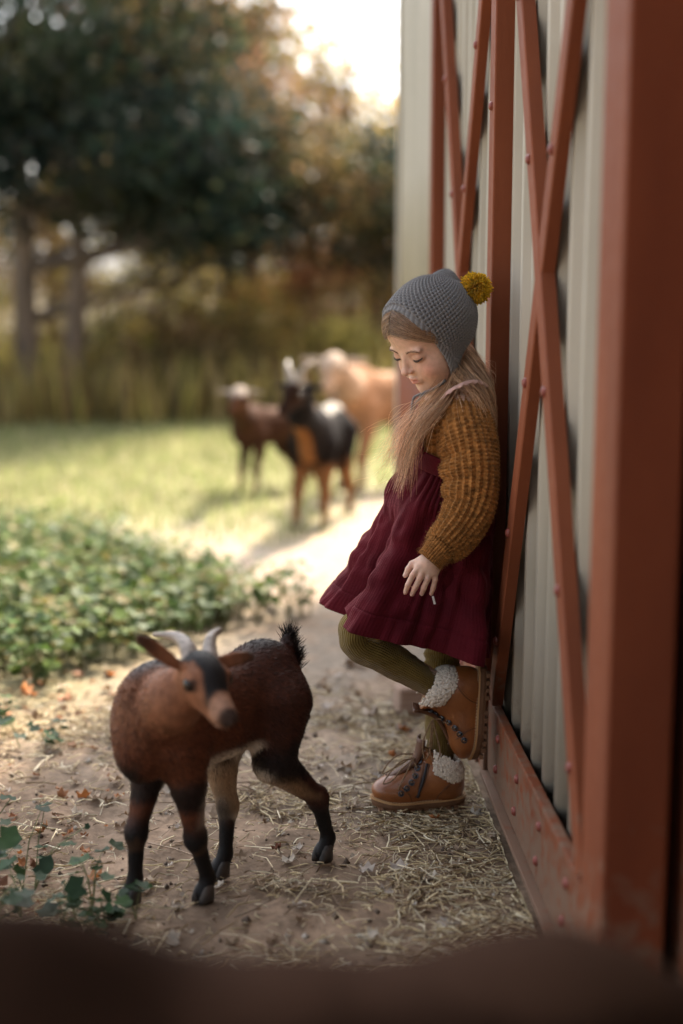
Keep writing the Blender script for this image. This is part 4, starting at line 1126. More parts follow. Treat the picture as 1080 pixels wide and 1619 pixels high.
# swept over the near shoulder and down the chest
bundle([G3((718, 598, -.055), (708, 620, -.075), (686, 646, -.105), (660, 672, -.11), (645, 710, -.10), (636, 745, -.105), (628, 776, -.11)),
        G3((724, 598, -.06), (715, 618, -.085), (695, 644, -.118), (668, 668, -.125), (650, 700, -.115), (640, 740, -.115), (634, 785, -.12)),
        G3((730, 592, -.06), (722, 612, -.09), (700, 642, -.125), (676, 670, -.135), (657, 705, -.125), (648, 735, -.12), (640, 770, -.12))], 430, .006, .010, 1, .007, endjit=.28)
bundle([G3((714, 600, -.045), (702, 624, -.06), (672, 652, -.075), (645, 680, -.08), (634, 715, -.085), (625, 745, -.09)),
        G3((716, 606, -.02), (700, 632, -.03), (664, 655, -.045), (638, 682, -.06), (628, 712, -.07), (622, 735, -.075))], 230, .008, .013, 2, .009, tint=1.2, endjit=.3)
bundle([G3((706, 622, .05), (682, 640, .03), (650, 668, -.0), (634, 700, -.03), (626, 725, -.04), (618, 745, -.05))], 140, .010, .018, 3, .008, tint=1.3, endjit=.3)
# falling down the back between her and the door
bundle([G3((738, 566, -.035), (752, 586, -.05), (768, 612, -.06), (780, 640, -.06), (786, 690, -.055)),
        G3((744, 556, -.02), (760, 578, -.03), (776, 604, -.04), (784, 635, -.04), (787, 670, -.04)),
        G3((728, 585, -.055), (738, 596, -.085), (758, 618, -.10), (774, 645, -.10), (783, 690, -.085))], 420, .005, .006, 4, .003, tint=.85)
bundle([G3((730, 588, -.055), (722, 600, -.08), (735, 612, -.10), (752, 632, -.11), (764, 660, -.12))], 60, .006, .008, 5, .004, tint=.9)
# loose flyaways
bundle([G3((700, 612, -.06), (668, 650, -.10), (640, 690, -.09), (616, 715, -.08), (592, 718, -.08)), G3((700, 612, -.06), (668, 650, -.10), (645, 700, -.09), (615, 740, -.09), (590, 752, -.09)),
        G3((700, 612, -.06), (660, 640, -.08), (625, 668, -.06), (612, 690, -.05), (608, 705, -.05))], 90, .008, .018, 6, .010, tint=1.4, r=.0002)
bundle([G3((738, 540, -.05), (757, 556, -.05), (772, 570, -.05), (786, 584, -.05)), G3((740, 556, -.05), (762, 578, -.07), (780, 590, -.06), (787, 602, -.05)), G3((715, 610, -.06), (730, 640, -.14), (748, 690, -.155), (770, 725, -.16))], 36, .004, .010, 7, .006, tint=1.1, r=.00018)
# hair over the brow, combed back under the bonnet: hugging the skull
def on_head(p, off): 
    d = np.asarray(p, float) - c0; d /= np.linalg.norm(d, axis=-1)[..., None]; return head_radius(d.reshape(-1, 3), off, skull)
gh = np.random.default_rng(12)
for s in (1, -1):
    for _ in range(520):
        a = gh.random(); lay = gh.random()
        p0 = np.array([8.0 - .9 * a, s * .15, 4.0 + 4.4 * a]); p1 = np.array([7.3 - .6 * a, s * 2.4, 3.5 + 3.6 * a - .4 * lay]); p2 = np.array([5.9, s * 4.6, 2.3 + 2.3 * a - .3 * lay]); p3 = np.array([4.3, s * 6.3, .3 + 2.2 * a])
        pp = spline(np.array([p0, p1, p2, p3]) + gh.normal(size=(4, 3)) * .15, 14); pp = on_head(pp, .12 + .5 * lay)
        hs_list.append(np.stack([np.interp(np.linspace(0, 13, 15), np.arange(14), hw(pp)[:, k]) for k in range(3)], 1)); hc_list.append(HC[int(vnoise(np.array([a * 14., lay * 3., s * 5.]), 1., 9) * 5.99) % 5] * (.45 + .45 * gh.random())); hr_list.append(.00030)
for _ in range(26):                                                     # wisps in front of the brow
    z0 = 3.6 + 2.2 * gh.random(); p0 = np.array([7.7, -.5 + gh.normal() * .6, z0 + .8]); e = np.array([8.7 + gh.random() * .5, gh.normal() * .9 - .5, z0 - 1.0 - 2.0 * gh.random()])
    pp = spline([p0, (p0 + e) / 2 + np.array([.55, 0, .3]), e], 15); hs_list.append(hw(pp)); hc_list.append(HC[4] * 1.1); hr_list.append(.00018)
S = np.array(hs_list); V_, F_, par, idx = strands_mesh(S, np.array(hr_list), np.array(hr_list) * .45)
cl = np.array(hc_list)[idx] * (.80 + .55 * par[:, None])
gobj('hair', V_, F_, M_HAIR, col=cl)

# ---- knitted sweater
M_KNIT = material('brown_wool', attr=True, scale=240, rough=.9, vary=.35, sheen=.35, sheen_col=(1., .75, .45), bump=.35, bscale=700, spec=.12)
def knit(P, T, N, cu, rv, amp, pitch_shape=.55):
    """relief of a chunky rib: columns of slanted V stitches. cu column coordinate, rv row coordinate"""
    s = cu - np.floor(cu); half = np.abs(2 * s - 1)
    col = np.sin(np.pi * s) ** .6 * (.78 + .22 * np.cos(2 * np.pi * (s * 2 - .5)) * -1)
    leg = .5 + .5 * np.cos(2 * np.pi * (rv + .42 * half))
    return amp * (col * (.50 + .50 * leg ** .8))
def swept(path, nu, nv, nc, nr, amp, squash=None, wr=None, twist=0.0):
    """path rows: x,y,z,r. returns V, F, relief"""
    pp = spline(path, nv); P = pp[:, :3]; r = pp[:, 3]
    T, N, B = frames(P); a = np.arange(nu) * 2 * math.pi / nu
    vv = np.linspace(0, 1, nv)
    A = a[None] + twist * vv[:, None]
    Dn = np.cos(A)[..., None] * N[:, None] + np.sin(A)[..., None] * B[:, None]
    L = np.concatenate([[0], np.cumsum(np.linalg.norm(np.diff(P, axis=0), axis=1))]); L /= L[-1]
    cu = np.broadcast_to(a[None] / (2 * math.pi) * nc, (nv, nu)); rv = np.broadcast_to((L * nr)[:, None], (nv, nu))
    rel = knit(P, T, N, cu, rv, 1.0)
    rr = r[:, None] + amp * rel
    if wr is not None: rr = rr + wr(A, L[:, None])
    V = P[:, None] + Dn * rr[..., None]
    return V, Dn, rel, L
slv = [(728, 640, -.060, 30), (733, 672, -.095, 42), (741, 712, -.115, 46), (745, 760, -.130, 43.5), (740, 802, -.142, 39), (722, 838, -.160, 34), (705, 858, -.174, 30.5), (696, 867, -.181, 25)]
path = np.array([[*gp(a, b, d), r * PX * .94] for a, b, d, r in slv])
def wrk(A, L):
    inn = np.exp(-((np.mod(A - SL_IN + math.pi, 2 * math.pi) - math.pi) / .9) ** 2)
    return -inn * (.010 * np.exp(-((L - .36) / .035) ** 2) + .007 * np.exp(-((L - .52) / .03) ** 2) + .005 * np.exp(-((L - .68) / .03) ** 2)) + .003 * np.sin(A * 3 + L * 9)
SL_IN = 0.0
T_, N_, B_ = frames(spline(path, 300)[:, :3]); inner = np.array([-1., -.25, 0]); SL_IN = math.atan2(inner @ B_[140], inner @ N_[140])
Vs, Dn, rel, L = swept(path, 216, 250, 24, 46, .0066, wr=wrk)
Vs[..., 0] = np.minimum(Vs[..., 0], XW - .001 + .0015 * rel)
def knit_col(rel, g): 
    c = np.tile(np.array([.315, .132, .036]), (rel.size, 1))
    n_ = np.arange(rel.size); w_ = rel.shape[1]; return c * (.55 + .9 * vnoise(np.stack([n_ % w_ / 5.0, n_ // w_ / 4.0, n_ * 0.], 1), 1., 2)[:, None])
# torso of the sweater
def ringloft(rows, nu, nv):
    """rows: (center, axis_front (vector), half_side) -> grid of ellipse rings; angle 0 = front, +90deg = near side"""
    R_ = np.array([[*c, *a, b] for c, a, b in rows]); rr = spline(R_, nv)
    a = np.arange(nu) * 2 * math.pi / nu
    V = rr[:, None, :3] + np.cos(a)[None, :, None] * rr[:, None, 3:6] + np.sin(a)[None, :, None] * np.stack([np.zeros(nv), -rr[:, 6], np.zeros(nv)], 1)[:, None]
    return V, rr, a
rows = []
for fx_, fy_, bx_, by_, hb in ((690, 622, 752, 606, .050), (672, 634, 776, 618, .085), (661, 652, 785, 645, .105), (655, 685, 788, 690, .108), (656, 715, 787, 735, .098), (658, 742, 785, 768, .092)):
    f_, b_ = gp(fx_, fy_), gp(bx_, by_); rows.append(((f_ + b_) / 2, (f_ - b_) / 2, hb))
Vt, rr, a = ringloft(rows, 320, 136)
nrm = np.cos(a)[None, :, None] * rr[:, None, 3:6] / np.linalg.norm(rr[:, None, 3:6], axis=2)[..., None] + np.sin(a)[None, :, None] * np.array([0, -1., 0]); nrm /= np.linalg.norm(nrm, axis=2)[..., None]
L2 = np.linspace(0, 1, 136)
relt = knit(None, None, None, np.broadcast_to(a[None] / (2 * math.pi) * 40, (136, 320)), np.broadcast_to((L2 * 24)[:, None], (136, 320)), 1.0)
Vt = Vt + nrm * relt[..., None] * .0045
Vt[..., 0] = np.minimum(Vt[..., 0], XW - .002)
# far sleeve (hidden side) and cuff of the near sleeve
slf = [(725, 640, .060, 30), (730, 680, .095, 42), (733, 740, .11, 42), (715, 790, .11, 38), (685, 815, .10, 28)]
pathf = np.array([[*gp(a_, b_, d_), r_ * PX] for a_, b_, d_, r_ in slf])
Vf, _, relf, _ = swept(pathf, 132, 120, 22, 30, .005)
Vf[..., 0] = np.minimum(Vf[..., 0], XW - .002)
cuf = np.array([[*gp(698, 864, -.178), .0285], [*gp(694, 869, -.182), .0275], [*gp(684, 880, -.185), .0245], [*gp(678.5, 886.5, -.186), .0245]])
pc_ = spline(cuf, 70); T_, N_, B_ = frames(pc_[:, :3]); ac = np.arange(240) * 2 * math.pi / 240
relc = np.broadcast_to(np.abs(np.sin(ac * 15))[None] ** .6, (70, 240)) * (.8 + .2 * np.cos(np.linspace(0, 1, 70) * 2 * math.pi * 11))[:, None]
Dc = np.cos(ac)[None, :, None] * N_[:, None] + np.sin(ac)[None, :, None] * B_[:, None]
Vc = pc_[:, None, :3] + Dc * (pc_[:, 3][:, None] - .003 + .0032 * relc)[..., None]
Vv = []; Ff = []; Cc = []; b0 = 0
for Vx, rl, nu_, nv_ in ((Vs, rel, 216, 250), (Vt, relt, 320, 136), (Vf, relf, 132, 120), (Vc, relc, 240, 70)):
    Vv.append(Vx.reshape(-1, 3)); Ff.append(grid_faces(nu_, nv_) + b0); Cc.append(knit_col(np.asarray(rl), None)); b0 += nu_ * nv_
sw = gobj('sweater', np.concatenate(Vv), np.concatenate(Ff), M_KNIT, col=np.concatenate(Cc))
SVs = np.concatenate([Vs.reshape(-1, 3), Vt.reshape(-1, 3), Vc.reshape(-1, 3)]); SNs = np.concatenate([Dn.reshape(-1, 3), nrm.reshape(-1, 3), Dc.reshape(-1, 3)])
i = g.integers(0, len(SVs), 6500); dd = SNs[i] * .8 + g.normal(size=(6500, 3)) * .6; dd /= np.linalg.norm(dd, axis=1)[:, None]
S = np.stack([SVs[i] - SNs[i] * .001, SVs[i] + dd * .0028 + g.normal(size=(6500, 3)) * .001, SVs[i] + dd * .0052 + g.normal(size=(6500, 3)) * .0018], 1)
S[..., 0] = np.minimum(S[..., 0], XW)
V_, F_, _, idx = strands_mesh(S, .00013, .00006)
gobj('wool_fuzz', V_, F_, M_KNIT, sw, col=np.tile(np.array([.40, .20, .06]), (len(V_), 1)))
# pale frilled collar
M_COLLAR = material('blush_cotton', (.62, .40, .34), (.55, .33, .28), scale=40, rough=.8, transl=.2)
cpath = spline([gp(696, 634, -.102), gp(710, 620, -.110), gp(726, 611, -.112), gp(742, 605, -.102), gp(758, 605, -.086), gp(771, 611, -.066)], 120)
t = np.linspace(0, 1, 120); out = np.stack([.0 * t, -np.ones(120) * .7, -np.ones(120) * .5], 1)
Vx = np.stack([cpath + out * (w * .012 * (.85 + .15 * np.abs(np.sin(t * 36)))[:, None]) + np.stack([0 * t, np.sin(t * 60) * .0008 * w, np.cos(t * 44) * .0012 * w], 1) + np.array([0, 0, .004]) for w in (0, .35, .7, 1.)], 0)
co = gobj('collar', Vx.reshape(-1, 3), grid_faces(120, 4, False), M_COLLAR)
co.modifiers.new('thick', 'SOLIDIFY').thickness = .001

# ---- burgundy pinafore
M_CORD = material('burgundy_corduroy', (.090, .0048, .0105), (.062, .0032, .0072), scale=16, rough=.85, sheen=.22, sheen_col=(1., .30, .34), uvbump=(210, .24, .0010), bump=.35, bscale=260, spec=.15)
rowsk = []
for fx_, fy_, bx_, by_, hb in ((652, 728, 784, 776, .090), (640, 748, 785, 796, .100), (622, 778, 786, 822, .112), (590, 840, 787, 880, .125), (556, 900, 786, 952, .135), (516, 962, 780, 1030, .148)):
    f_, b_ = gp(fx_, fy_), gp(bx_, by_); rowsk.append(((f_ + b_) / 2, (f_ - b_) / 2, hb))
NUK, NVK = 430, 165
Vk, rk, a = ringloft(rowsk, NUK, NVK)
vk = np.linspace(0, 1, NVK)[:, None]; A = a[None]
rad = np.cos(A)[..., None] * rk[:, None, 3:6] / np.linalg.norm(rk[:, None, 3:6], axis=2)[..., None] + np.sin(A)[..., None] * np.array([0, -1., 0]); rad /= np.linalg.norm(rad, axis=2)[..., None]
def wrapg(c, w): return np.exp(-((np.mod(A - c + math.pi, 2 * math.pi) - math.pi) / w) ** 2)
n1 = fbm(np.stack([np.cos(A) * 2 + 0 * vk, np.sin(A) * 2 + 0 * vk, vk * .8 + 0 * A], -1), 1.6, 3, 51) - .5
n2 = vnoise(np.stack([np.cos(A) * 9 + 0 * vk, np.sin(A) * 9 + 0 * vk, vk * 1.2 + 0 * A], -1), 1.0, 57) - .5
gath = np.sin(A * 46 + 6 * np.sin(A * 5)) * np.exp(-((vk - .10) / .10) ** 2) * .0028
dk = n1 * .080 * vk ** 1.1 + n2 * .010 * vk ** .7 + gath + .010 * np.exp(-((vk - .16) / .10) ** 2)
dk = dk + (.016 * np.cos(A * 5 + 1.3 + .6 * np.sin(vk * 3)) + .008 * np.cos(A * 11 + .5)) * vk ** 1.2
dk = dk - .080 * wrapg(R(25), R(11)) * vk ** 1.8 - .030 * wrapg(R(66), R(8)) * vk ** 1.3 - .016 * wrapg(R(100), R(8)) * vk + .028 * wrapg(R(44), R(13)) * vk ** 1.4
cre = (fbm(np.stack([A * 3.2 + vk * 4, vk * 7 - A * 2.2, 0 * A + 0 * vk], -1), 1., 2, 63) - .5) * .026 * np.sin(np.pi * np.clip(vk, 0, 1)) ; dk = dk + cre
dk = dk + .0022 * (vk > .865) - .0018 * np.exp(-((vk - .862) / .006) ** 2)
Vk = Vk + rad * dk[..., None]
# drape over the raised near thigh
ta, tb = gp(722, 880, -.045), gp(563, 1000, -.06)
Pk = Vk.reshape(-1, 3)
for _ in range(4):
    dth = sd_cap(Pk, ta, tb, .060, .043); push = np.maximum(0, .004 - dth)
    gr = sdf_grad(lambda P: sd_cap(P, ta, tb, .060, .043), Pk, .001); gr[:, 2] = np.maximum(gr[:, 2], 0)
    Pk = Pk + gr * push[:, None]
Pk[:, 0] = np.minimum(Pk[:, 0], XW - .001)
uvk = np.stack([np.broadcast_to(A / (2 * math.pi), (NVK, NUK)).ravel(), np.broadcast_to(vk, (NVK, NUK)).ravel()], 1)
skirt = gobj('skirt', Pk, grid_faces(NUK, NVK), M_CORD, uv=uvk)
sm = skirt.modifiers.new('thick', 'SOLIDIFY'); sm.thickness = .0022; sm.offset = -1
# waistband and bib
rb_ = []
for fx_, fy_, bx_, by_, hb in ((654, 703, 787, 748, .108), (651, 716, 787, 762, .107), (649.5, 730, 787, 778, .105)):
    f_, b_ = gp(fx_, fy_), gp(bx_, by_); rb_.append(((f_ + b_) / 2, (f_ - b_) / 2, hb))
Vb, rq, ab = ringloft(rb_, 240, 16)
Vb[..., 0] = np.minimum(Vb[..., 0], XW - .001)
wbnd = gobj('waistband', Vb.reshape(-1, 3), grid_faces(240, 16), M_CORD, skirt, uv=np.stack([np.tile(ab / 6.283, 16), np.repeat(np.linspace(0, .1, 16), 240)], 1))
wbnd.modifiers.new('thick', 'SOLIDIFY').thickness = .003
rb_ = []
for fx_, fy_, bx_, by_, hb in ((662, 642, 785, 660, .112), (650, 672, 788, 690, .117), (650, 690, 787, 715, .114), (651.5, 706, 787, 752, .108)):
    f_, b_ = gp(fx_, fy_), gp(bx_, by_); rb_.append(((f_ + b_) / 2, (f_ - b_) / 2, hb))
Vb, rq, ab = ringloft(rb_, 240, 30)
sel = (np.abs(np.mod(ab + math.pi, 2 * math.pi) - math.pi) < R(38)); order = np.argsort(np.mod(ab + math.pi, 2 * math.pi)); order = [o for o in order if sel[o]]
Vb = Vb[:, order]; nb_ = len(order)
bib = gobj('bib', Vb.reshape(-1, 3), grid_faces(nb_, 30, False), M_CORD, skirt, uv=np.stack([np.tile(np.linspace(0, .22, nb_), 30), np.repeat(np.linspace(0, .2, 30), nb_)], 1))
bib.modifiers.new('thick', 'SOLIDIFY').thickness = .003
tagp = gp(686, 949, -.158)
lb = MB().box((-.0018, -.0008, -.0075), (.0018, .0008, .0075), .0003).build('fabric_label', material('white_tape', (.8, .78, .76), rough=.7), skirt)
lb.location = Vector(tagp - GO); lb.rotation_euler = (0, -.25, 0)

# ---- leggings
M_LEG = material('olive_rib_knit', (.215, .145, .038), (.175, .115, .028), scale=60, rough=.85, sheen=.25, uvbump=(44, .8, .0012), bump=.25, bscale=160, spec=.15)
lv, lf_, luv = [], [], []; b0 = 0
for pts in ([(715, 893, -.045, 42), (650, 948, -.055, 41), (590, 982, -.06, 36), (564, 1000, -.062, 29), (568, 1016, -.062, 28), (600, 1034, -.060, 27.5), (640, 1056, -.055, 25.5), (675, 1076, -.05, 22), (705, 1092, -.05, 20)],
            [(715, 880, .045, 42), (705, 960, .035, 42), (700, 1025, .025, 30), (697, 1090, .012, 26.5), (696, 1150, .005, 24), (697, 1190, .0, 22.5), (697, 1225, .0, 21)]):
    pp = spline(np.array([[*gp(a_, b_, d_), r_ * PX] for a_, b_, d_, r_ in pts]), 150)
    T, N, B = frames(pp[:, :3]); aa = np.arange(132) * 2 * math.pi / 132; vv = np.linspace(0, 1, 150)[:, None]
    nz = fbm(np.stack([np.cos(aa)[None] * 1.2 + vv * 3, np.sin(aa)[None] * 1.2 + 0 * vv, vv * 22 + np.sin(aa)[None] * 1.5], -1), 1., 2, 71) - .5
    rr_ = pp[:, 3][:, None] + nz * .0050 + np.exp(-((vv - .42) / .12) ** 2) * .0022 * np.sin(vv * 130 + 2 * np.sin(aa)[None]) + .0003 * np.cos(aa * 44)[None]
    V_ = pp[:, None, :3] + (np.cos(aa)[None, :, None] * N[:, None] + np.sin(aa)[None, :, None] * B[:, None]) * rr_[..., None]
    lv.append(V_.reshape(-1, 3)); lf_.append(grid_faces(132, 150) + b0); b0 += 132 * 150
    luv.append(np.stack([np.tile(aa / 6.2832, 150), np.repeat(vv.ravel(), 132)], 1))
gobj('leggings', np.concatenate(lv), np.concatenate(lf_), M_LEG, uv=np.concatenate(luv))

# ---- boots
M_LEATHER = material('tan_leather', (.30, .102, .028), (.17, .052, .014), scale=26, lo=.3, hi=.8, detail=8, rough=.34, bump=.22, bscale=380, spec=.5, coat=.3)
M_SEAM = material('dark_leather_seam', (.10, .035, .012), rough=.6)
M_STITCH = material('pale_thread', (.62, .45, .27), rough=.8)
M_SOLE = material('caramel_rubber', (.17, .080, .036), (.13, .06, .028), scale=60, rough=.7, bump=.1)
M_WELT = material('tan_welt', (.46, .26, .115), rough=.6)
M_METAL = material('dark_metal', (.10, .11, .13), rough=.25, metal=.85)
M_LACE = material('cord_lace', (.32, .20, .11), (.14, .08, .045), scale=420, rough=.85)
M_FLEECE = material('shearling', attr=True, scale=150, rough=.95, vary=.15, sheen=.4, bump=.4, bscale=700, spec=.1)
M_ZIP = material('zip_tape', (.02, .018, .022), rough=.6)
BTOP = [.080, .56]
def bcut(x): return BTOP[0] + (x - .004) * BTOP[1]                           # height of the opening along the shaft
def bootsd(P):
    d = sd_ell(P, (.135, 0, .036), (.043, .033, .024))
    d = smin(d, sd_cap(P, (.128, 0, .036), (.074, 0, .066), .025, .031), .02)
    d = smin(d, sd_ell(P, (.085, 0, .036), (.078, .032, .032)), .02)
    d = smin(d, sd_ell(P, (.040, 0, .046), (.038, .032, .045)), .02)
    d = smin(d, sd_cap(P, (.045, 0, .06), (.049, 0, .13), .0355, .0365), .015)
    d = smax(d, .018 - P[:, 2], .002)
    return smax(d, (P[:, 2] - bcut(P[:, 0])) * .87, .004)
def side_pt(x, z, s, off=0.0):
    lo_, hi_ = 0.0, .07
    for _ in range(18):
        m = (lo_ + hi_) / 2
        if bootsd(np.array([[x, s * m, z]]))[0] < off: lo_ = m
        else: hi_ = m
    return np.array([x, s * hi_, z])
def outline(off, n=72):
    """plan outline of the sole"""
    t = np.arange(n) * 2 * math.pi / n; x = .0885 + (.0895 + off) * np.cos(t); w = np.interp(x, [-.01, .01, .04, .08, .12, .15, .185], [.027, .030, .031, .030, .037, .036, .022]) + off
    return np.stack([x, w * np.sign(np.sin(t)) * np.abs(np.sin(t)) ** .72], 1)
def slab(z0, z1, off0, off1, rocker=True):
    rings = []
    for z, o in ((z0, off0), ((z0 + z1) / 2, off1), (z1, off1)):
        xy = outline(o); toe = np.clip((xy[:, 0] - .13) / .05, 0, 1) ** 2 * .006 if rocker else 0
        rings.append(np.column_stack([xy, np.full(len(xy), z) + toe]))
    n = 72; return np.concatenate(rings), [tuple(f) for f in grid_faces(n, 3)] + [tuple(range(n - 1, -1, -1)), tuple(range(2 * n, 3 * n))]
LACE_X = [(.134, .045), (.123, .053), (.113, .062), (.104, .073), (.098, .085), (.092, .096), (.088, .106)]
def boot(Wf, zip_side, loops):
    """Wf maps boot coordinates to world"""
    bV, bF = surface(bootsd, (-.02, -.06, 0), (.20, .06, .16), .0024)
    up = gobj('boot', Wf(bV), bF, M_LEATHER)
    V_, F_ = slab(.004, .0165, -.001, .0012); sole = gobj('sole', Wf(V_), F_, M_SOLE, up, smooth=False)
    V_, F_ = slab(.0168, .0200, .0028, .0028); gobj('welt', Wf(V_), F_, M_WELT, up, smooth=False)
    mb = MB(); xy = outline(.0018, 96)
    for k in range(0, 96, 1):
        a_, b_ = xy[k], xy[(k + 1) % 96]; c_ = a_ + (b_ - a_) * .6; z_ = .0215 + max(0, (a_[0] - .13) / .05) ** 2 * .006
        mb.add(*tube([(a_[0], a_[1], z_), (c_[0], c_[1], z_)], .0007, 4))
    gobj('welt_stitch', Wf(np.array(mb.V)), mb.F, M_STITCH, up)['kind'] = 'stuff'
    mb = MB()
    for x in np.linspace(.008, .165, 12):
        if .055 < x < .075: continue
        w = np.interp(x, [-.01, .01, .04, .08, .12, .15, .185], [.027, .030, .031, .030, .037, .036, .022]); tz = np.clip((x - .13) / .05, 0, 1) ** 2 * .006
        for s in (1, -1): mb.box((x - .004, min(s * w * .35, s * (w + .0006)), -.0005 + tz), (x + .004, max(s * w * .35, s * (w + .0006)), .006 + tz))
    gobj('tread', Wf(np.array(mb.V)), mb.F, M_SOLE, up, smooth=False)['kind'] = 'stuff'
    mb = MB(); ms = MB()
    for s in (1, -1):
        for cv in ([(.002, .070), (.020, .066), (.040, .052), (.055, .035), (.062, .021)], [(.152, .066), (.126, .050), (.112, .034), (.108, .021)], [(.012, .083), (.050, .100), (.086, .122)]):
            pts = spline([side_pt(x, z, s) for x, z in cv], 24); mb.add(*tube(pts, .0010, 5))
            p2 = spline([side_pt(x - .004, z - .001, s) for x, z in cv], 24)
            for k in range(0, 23): ms.add(*tube([p2[k], p2[k] + (p2[k + 1] - p2[k]) * .55], .0005, 4))
    gobj('seam', Wf(np.array(mb.V)), mb.F, M_SEAM, up); gobj('stitching', Wf(np.array(ms.V)), ms.F, M_SEAM, up)['kind'] = 'stuff'
    # tongue
    tp = spline([(.150, 0, .064), (.125, 0, .078), (.105, 0, .092), (.095, 0, .115), (.092, 0, .135)], 14); tw = np.linspace(.012, .022, 14)
    tv = np.array([[p[0] - .010 * (abs(k) ** 2), k * w_, p[2]] for p, w_ in zip(tp, tw) for k in (-1, -.5, 0, .5, 1)]); to = gobj('tongue', Wf(tv), grid_faces(5, 14, False), M_SEAM, up)
    to.modifiers.new('thick', 'SOLIDIFY').thickness = .003
    # hooks
    hk = {1: [], -1: []}
    for (x, z) in LACE_X:
        for s in (1, -1):
            p = side_pt(x - .004, z - .004, s); p[1] = s * max(abs(p[1]), .012)
            nrm_ = sdf_grad(bootsd, p[None], .001)[0]; q_ = p + nrm_ * .0035; hk[s].append(q_ + nrm_ * .002)
            mb = MB(); a_ = np.cross(nrm_, [.5, 0, .85]); a_ /= np.linalg.norm(a_); b_ = np.cross(a_, nrm_)
            ring = [q_ + a_ * .0050 * math.cos(t) + b_ * .0050 * math.sin(t) for t in np.linspace(0, 2 * math.pi, 11)]
            mb.add(*tube(ring, .0011, 5)); mb.add(*tube([p - nrm_ * .001, q_ - b_ * .002], [.0034, .0026], 7))
            gobj('lace_hook', Wf(np.array(mb.V)), mb.F, M_METAL, up)
    mb = MB()
    for k in range(len(LACE_X) - 1):
        for s in (1, -1):
            a_, b_ = hk[s][k], hk[-s][k + 1]; m_ = (a_ + b_) / 2 + np.array([.007, 0, .006]); mb.add(*tube(spline([a_, m_, b_], 8), .0013, 5))
    a_, b_ = hk[1][0], hk[-1][0]; mb.add(*tube(spline([a_, (a_ + b_) / 2 + np.array([.006, 0, .006]), b_], 8), .0013, 5))
    Vl = Wf(np.array(mb.V)); m2 = MB(); m2.add(Vl, mb.F)
    for lp in loops: m2.add(*tube(spline(lp, 40), .0014, 6))
    gobj('lace', np.array(m2.V), m2.F, M_LACE, up)
    # shearling collar
    g = np.random.default_rng(88); n = 1000; lum = []
    ico = np.array([(1, 0, 0), (-1, 0, 0), (0, 1, 0), (0, -1, 0), (0, 0, 1), (0, 0, -1)], float)
    sv = []; sf = []; sc_ = []
    t8 = np.array([[math.sin(p) * math.cos(q), math.sin(p) * math.sin(q), math.cos(p)] for p in np.linspace(0.01, math.pi - .01, 5) for q in np.arange(6) * math.pi / 3]); f8 = grid_faces(6, 5)
    for k in range(n):
        t = math.pi * (.34 + 1.32 * g.random()); bend = g.random()
        cx, cy = .047, 0; rx, ry = .0385, .0385
        x = cx + rx * math.cos(t); y = ry * math.sin(t); hgt = -.032 + .044 * g.random(); z = bcut(x) + hgt
        bul = -.001 + .0065 * math.sin(math.pi * (hgt + .032) / .044); p = np.array([cx + (rx + bul) * math.cos(t), (ry + bul) * math.sin(t), z])
        r_ = .0023 + .0015 * g.random(); sv.append(p + t8 * r_ * (.75 + .5 * g.random((30, 1)) ** 2)); sf.append(f8 + 30 * k); sc_.append(np.tile(np.array([.88, .79, .68]) * (.85 + .25 * g.random()), (30, 1)))
    rt = np.linspace(math.pi * .34, math.pi * 1.66, 40); tor = np.array([[.047 + .0365 * math.cos(t), .0365 * math.sin(t), bcut(.047 + .0365 * math.cos(t)) - .002] for t in rt])
    tor[:, 2] -= .006; tv, tf = tube(tor, .0095, 10); sv2 = np.concatenate(sv + [tv]); sf2 = [tuple(f) for f in np.concatenate(sf)] + [tuple(np.array(f) + 30 * n) for f in tf]
    gobj('fleece_cuff', Wf(sv2), sf2, M_FLEECE, up, col=np.concatenate(sc_ + [np.tile((.62, .50, .40), (len(tv), 1))]))
    # zip and strap
    if zip_side:
        s = zip_side; mb = MB(); ed = MB()
        pts = spline([side_pt(.098, .030, s, .0006), side_pt(.090, .055, s, .0006), side_pt(.082, .078, s, .0006), side_pt(.078, .092, s, .0006)], 16)
        mb.add(*tube(pts, .0030, 6)); gobj('zip', Wf(np.array(mb.V)), mb.F, M_ZIP, up)
        for o in (-.0045, .0045):
            e_ = spline([side_pt(.098 + o, .030, s), side_pt(.090 + o, .055, s), side_pt(.082 + o, .078, s), side_pt(.078 + o, .092, s)], 16); ed.add(*tube(e_, .0012, 5))
        gobj('seam', Wf(np.array(ed.V)), ed.F, M_SEAM, up)
        sp = spline([side_pt(.090, .104, s, .001), side_pt(.076, .098, s, .0015), side_pt(.058, .090, s, .002)], 12); vv = []
        for p in sp:
            for k in (-1, 1): vv.append(p + np.array([.1, 0, .9]) * .0062 * k)
            for k in (1, -1): vv.append(p + np.array([.1, 0, .9]) * .0062 * k + np.array([0, s * .0022, 0]))
        gobj('strap', Wf(np.array(vv)), [tuple(f) for f in grid_faces(4, 12)] + [(0, 1, 2, 3), (47, 46, 45, 44)], M_LEATHER, up, smooth=False)
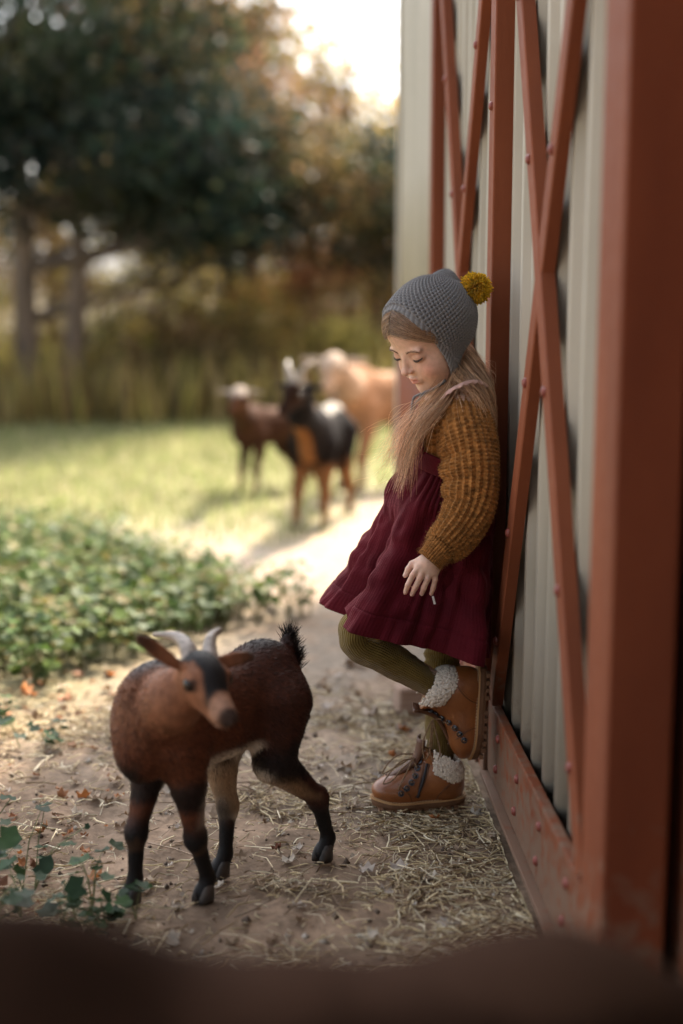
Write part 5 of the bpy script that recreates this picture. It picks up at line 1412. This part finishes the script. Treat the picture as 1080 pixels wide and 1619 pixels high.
        b_ = side_pt(.064, .093, s, .0035); bv, bf = tube([b_, b_ + np.array([0, s * .0025, 0])], [.0040, .0028], 10); gobj('snap_button', Wf(bv), bf, M_METAL, up)
    return up
# standing boot: toe to the left, sole on the earth
st_o = gp(733, 1284, -.03); st_o[2] = .002
st_x = np.array([-.985, -.12, 0.0]); st_x /= np.linalg.norm(st_x); st_y = np.cross([0, 0, 1.], st_x)
def Wst(P): P = np.asarray(P, float); return st_o + P[:, :1] * st_x + P[:, 1:2] * st_y + P[:, 2:] * np.array([0, 0, 1.])
wp = lambda *p: Wst(np.array([p]))[0]
loopsA = [[wp(.098, .01, .098), wp(.125, .020, .098), wp(.150, .030, .080), wp(.162, .032, .060), wp(.150, .030, .062), wp(.125, .022, .084), wp(.100, .012, .098)],
          [wp(.098, -.01, .100), wp(.128, .0, .103), wp(.152, .006, .085), wp(.160, .010, .072), wp(.140, .008, .080), wp(.100, .0, .098)],
          [wp(.098, .0, .100), wp(.115, .030, .085), wp(.130, .036, .060), wp(.136, .038, .048)]]
BTOP[:] = [.073, .54]
boot(Wst, 1, loopsA)
BTOP[:] = [.080, .56]
# raised boot: sole flat on the door, toe down
bz = gp(776, 1055, -.055); bz[0] = XW - .0045
tx = gp(746, 1206, -.055) - gp(776, 1055, -.055); tx[0] = -.010; tx /= np.linalg.norm(tx); uz = np.array([-1., 0, 0]); uz -= tx * (uz @ tx); uz /= np.linalg.norm(uz); ty = np.cross(uz, tx)
def Wra(P): P = np.asarray(P, float); return bz + P[:, :1] * tx + P[:, 1:2] * ty + P[:, 2:] * uz
rp_ = lambda *p: Wra(np.array([p]))[0]
k0 = rp_(.100, .014, .100); dn = np.array([0, 0, -1.])
loopsB = [[k0, k0 + [-.010, -.004, -.020], k0 + [-.018, -.006, -.052], k0 + [-.012, -.006, -.076], k0 + [-.004, -.005, -.060], k0 + [.0, -.003, -.025], k0 + [.002, 0, 0]],
          [k0, k0 + [.008, -.006, -.030], k0 + [.014, -.008, -.064], k0 + [.006, -.008, -.086], k0 + [-.004, -.006, -.062], k0 + [-.002, -.003, -.022], k0]]
boot(Wra, 0, loopsB)
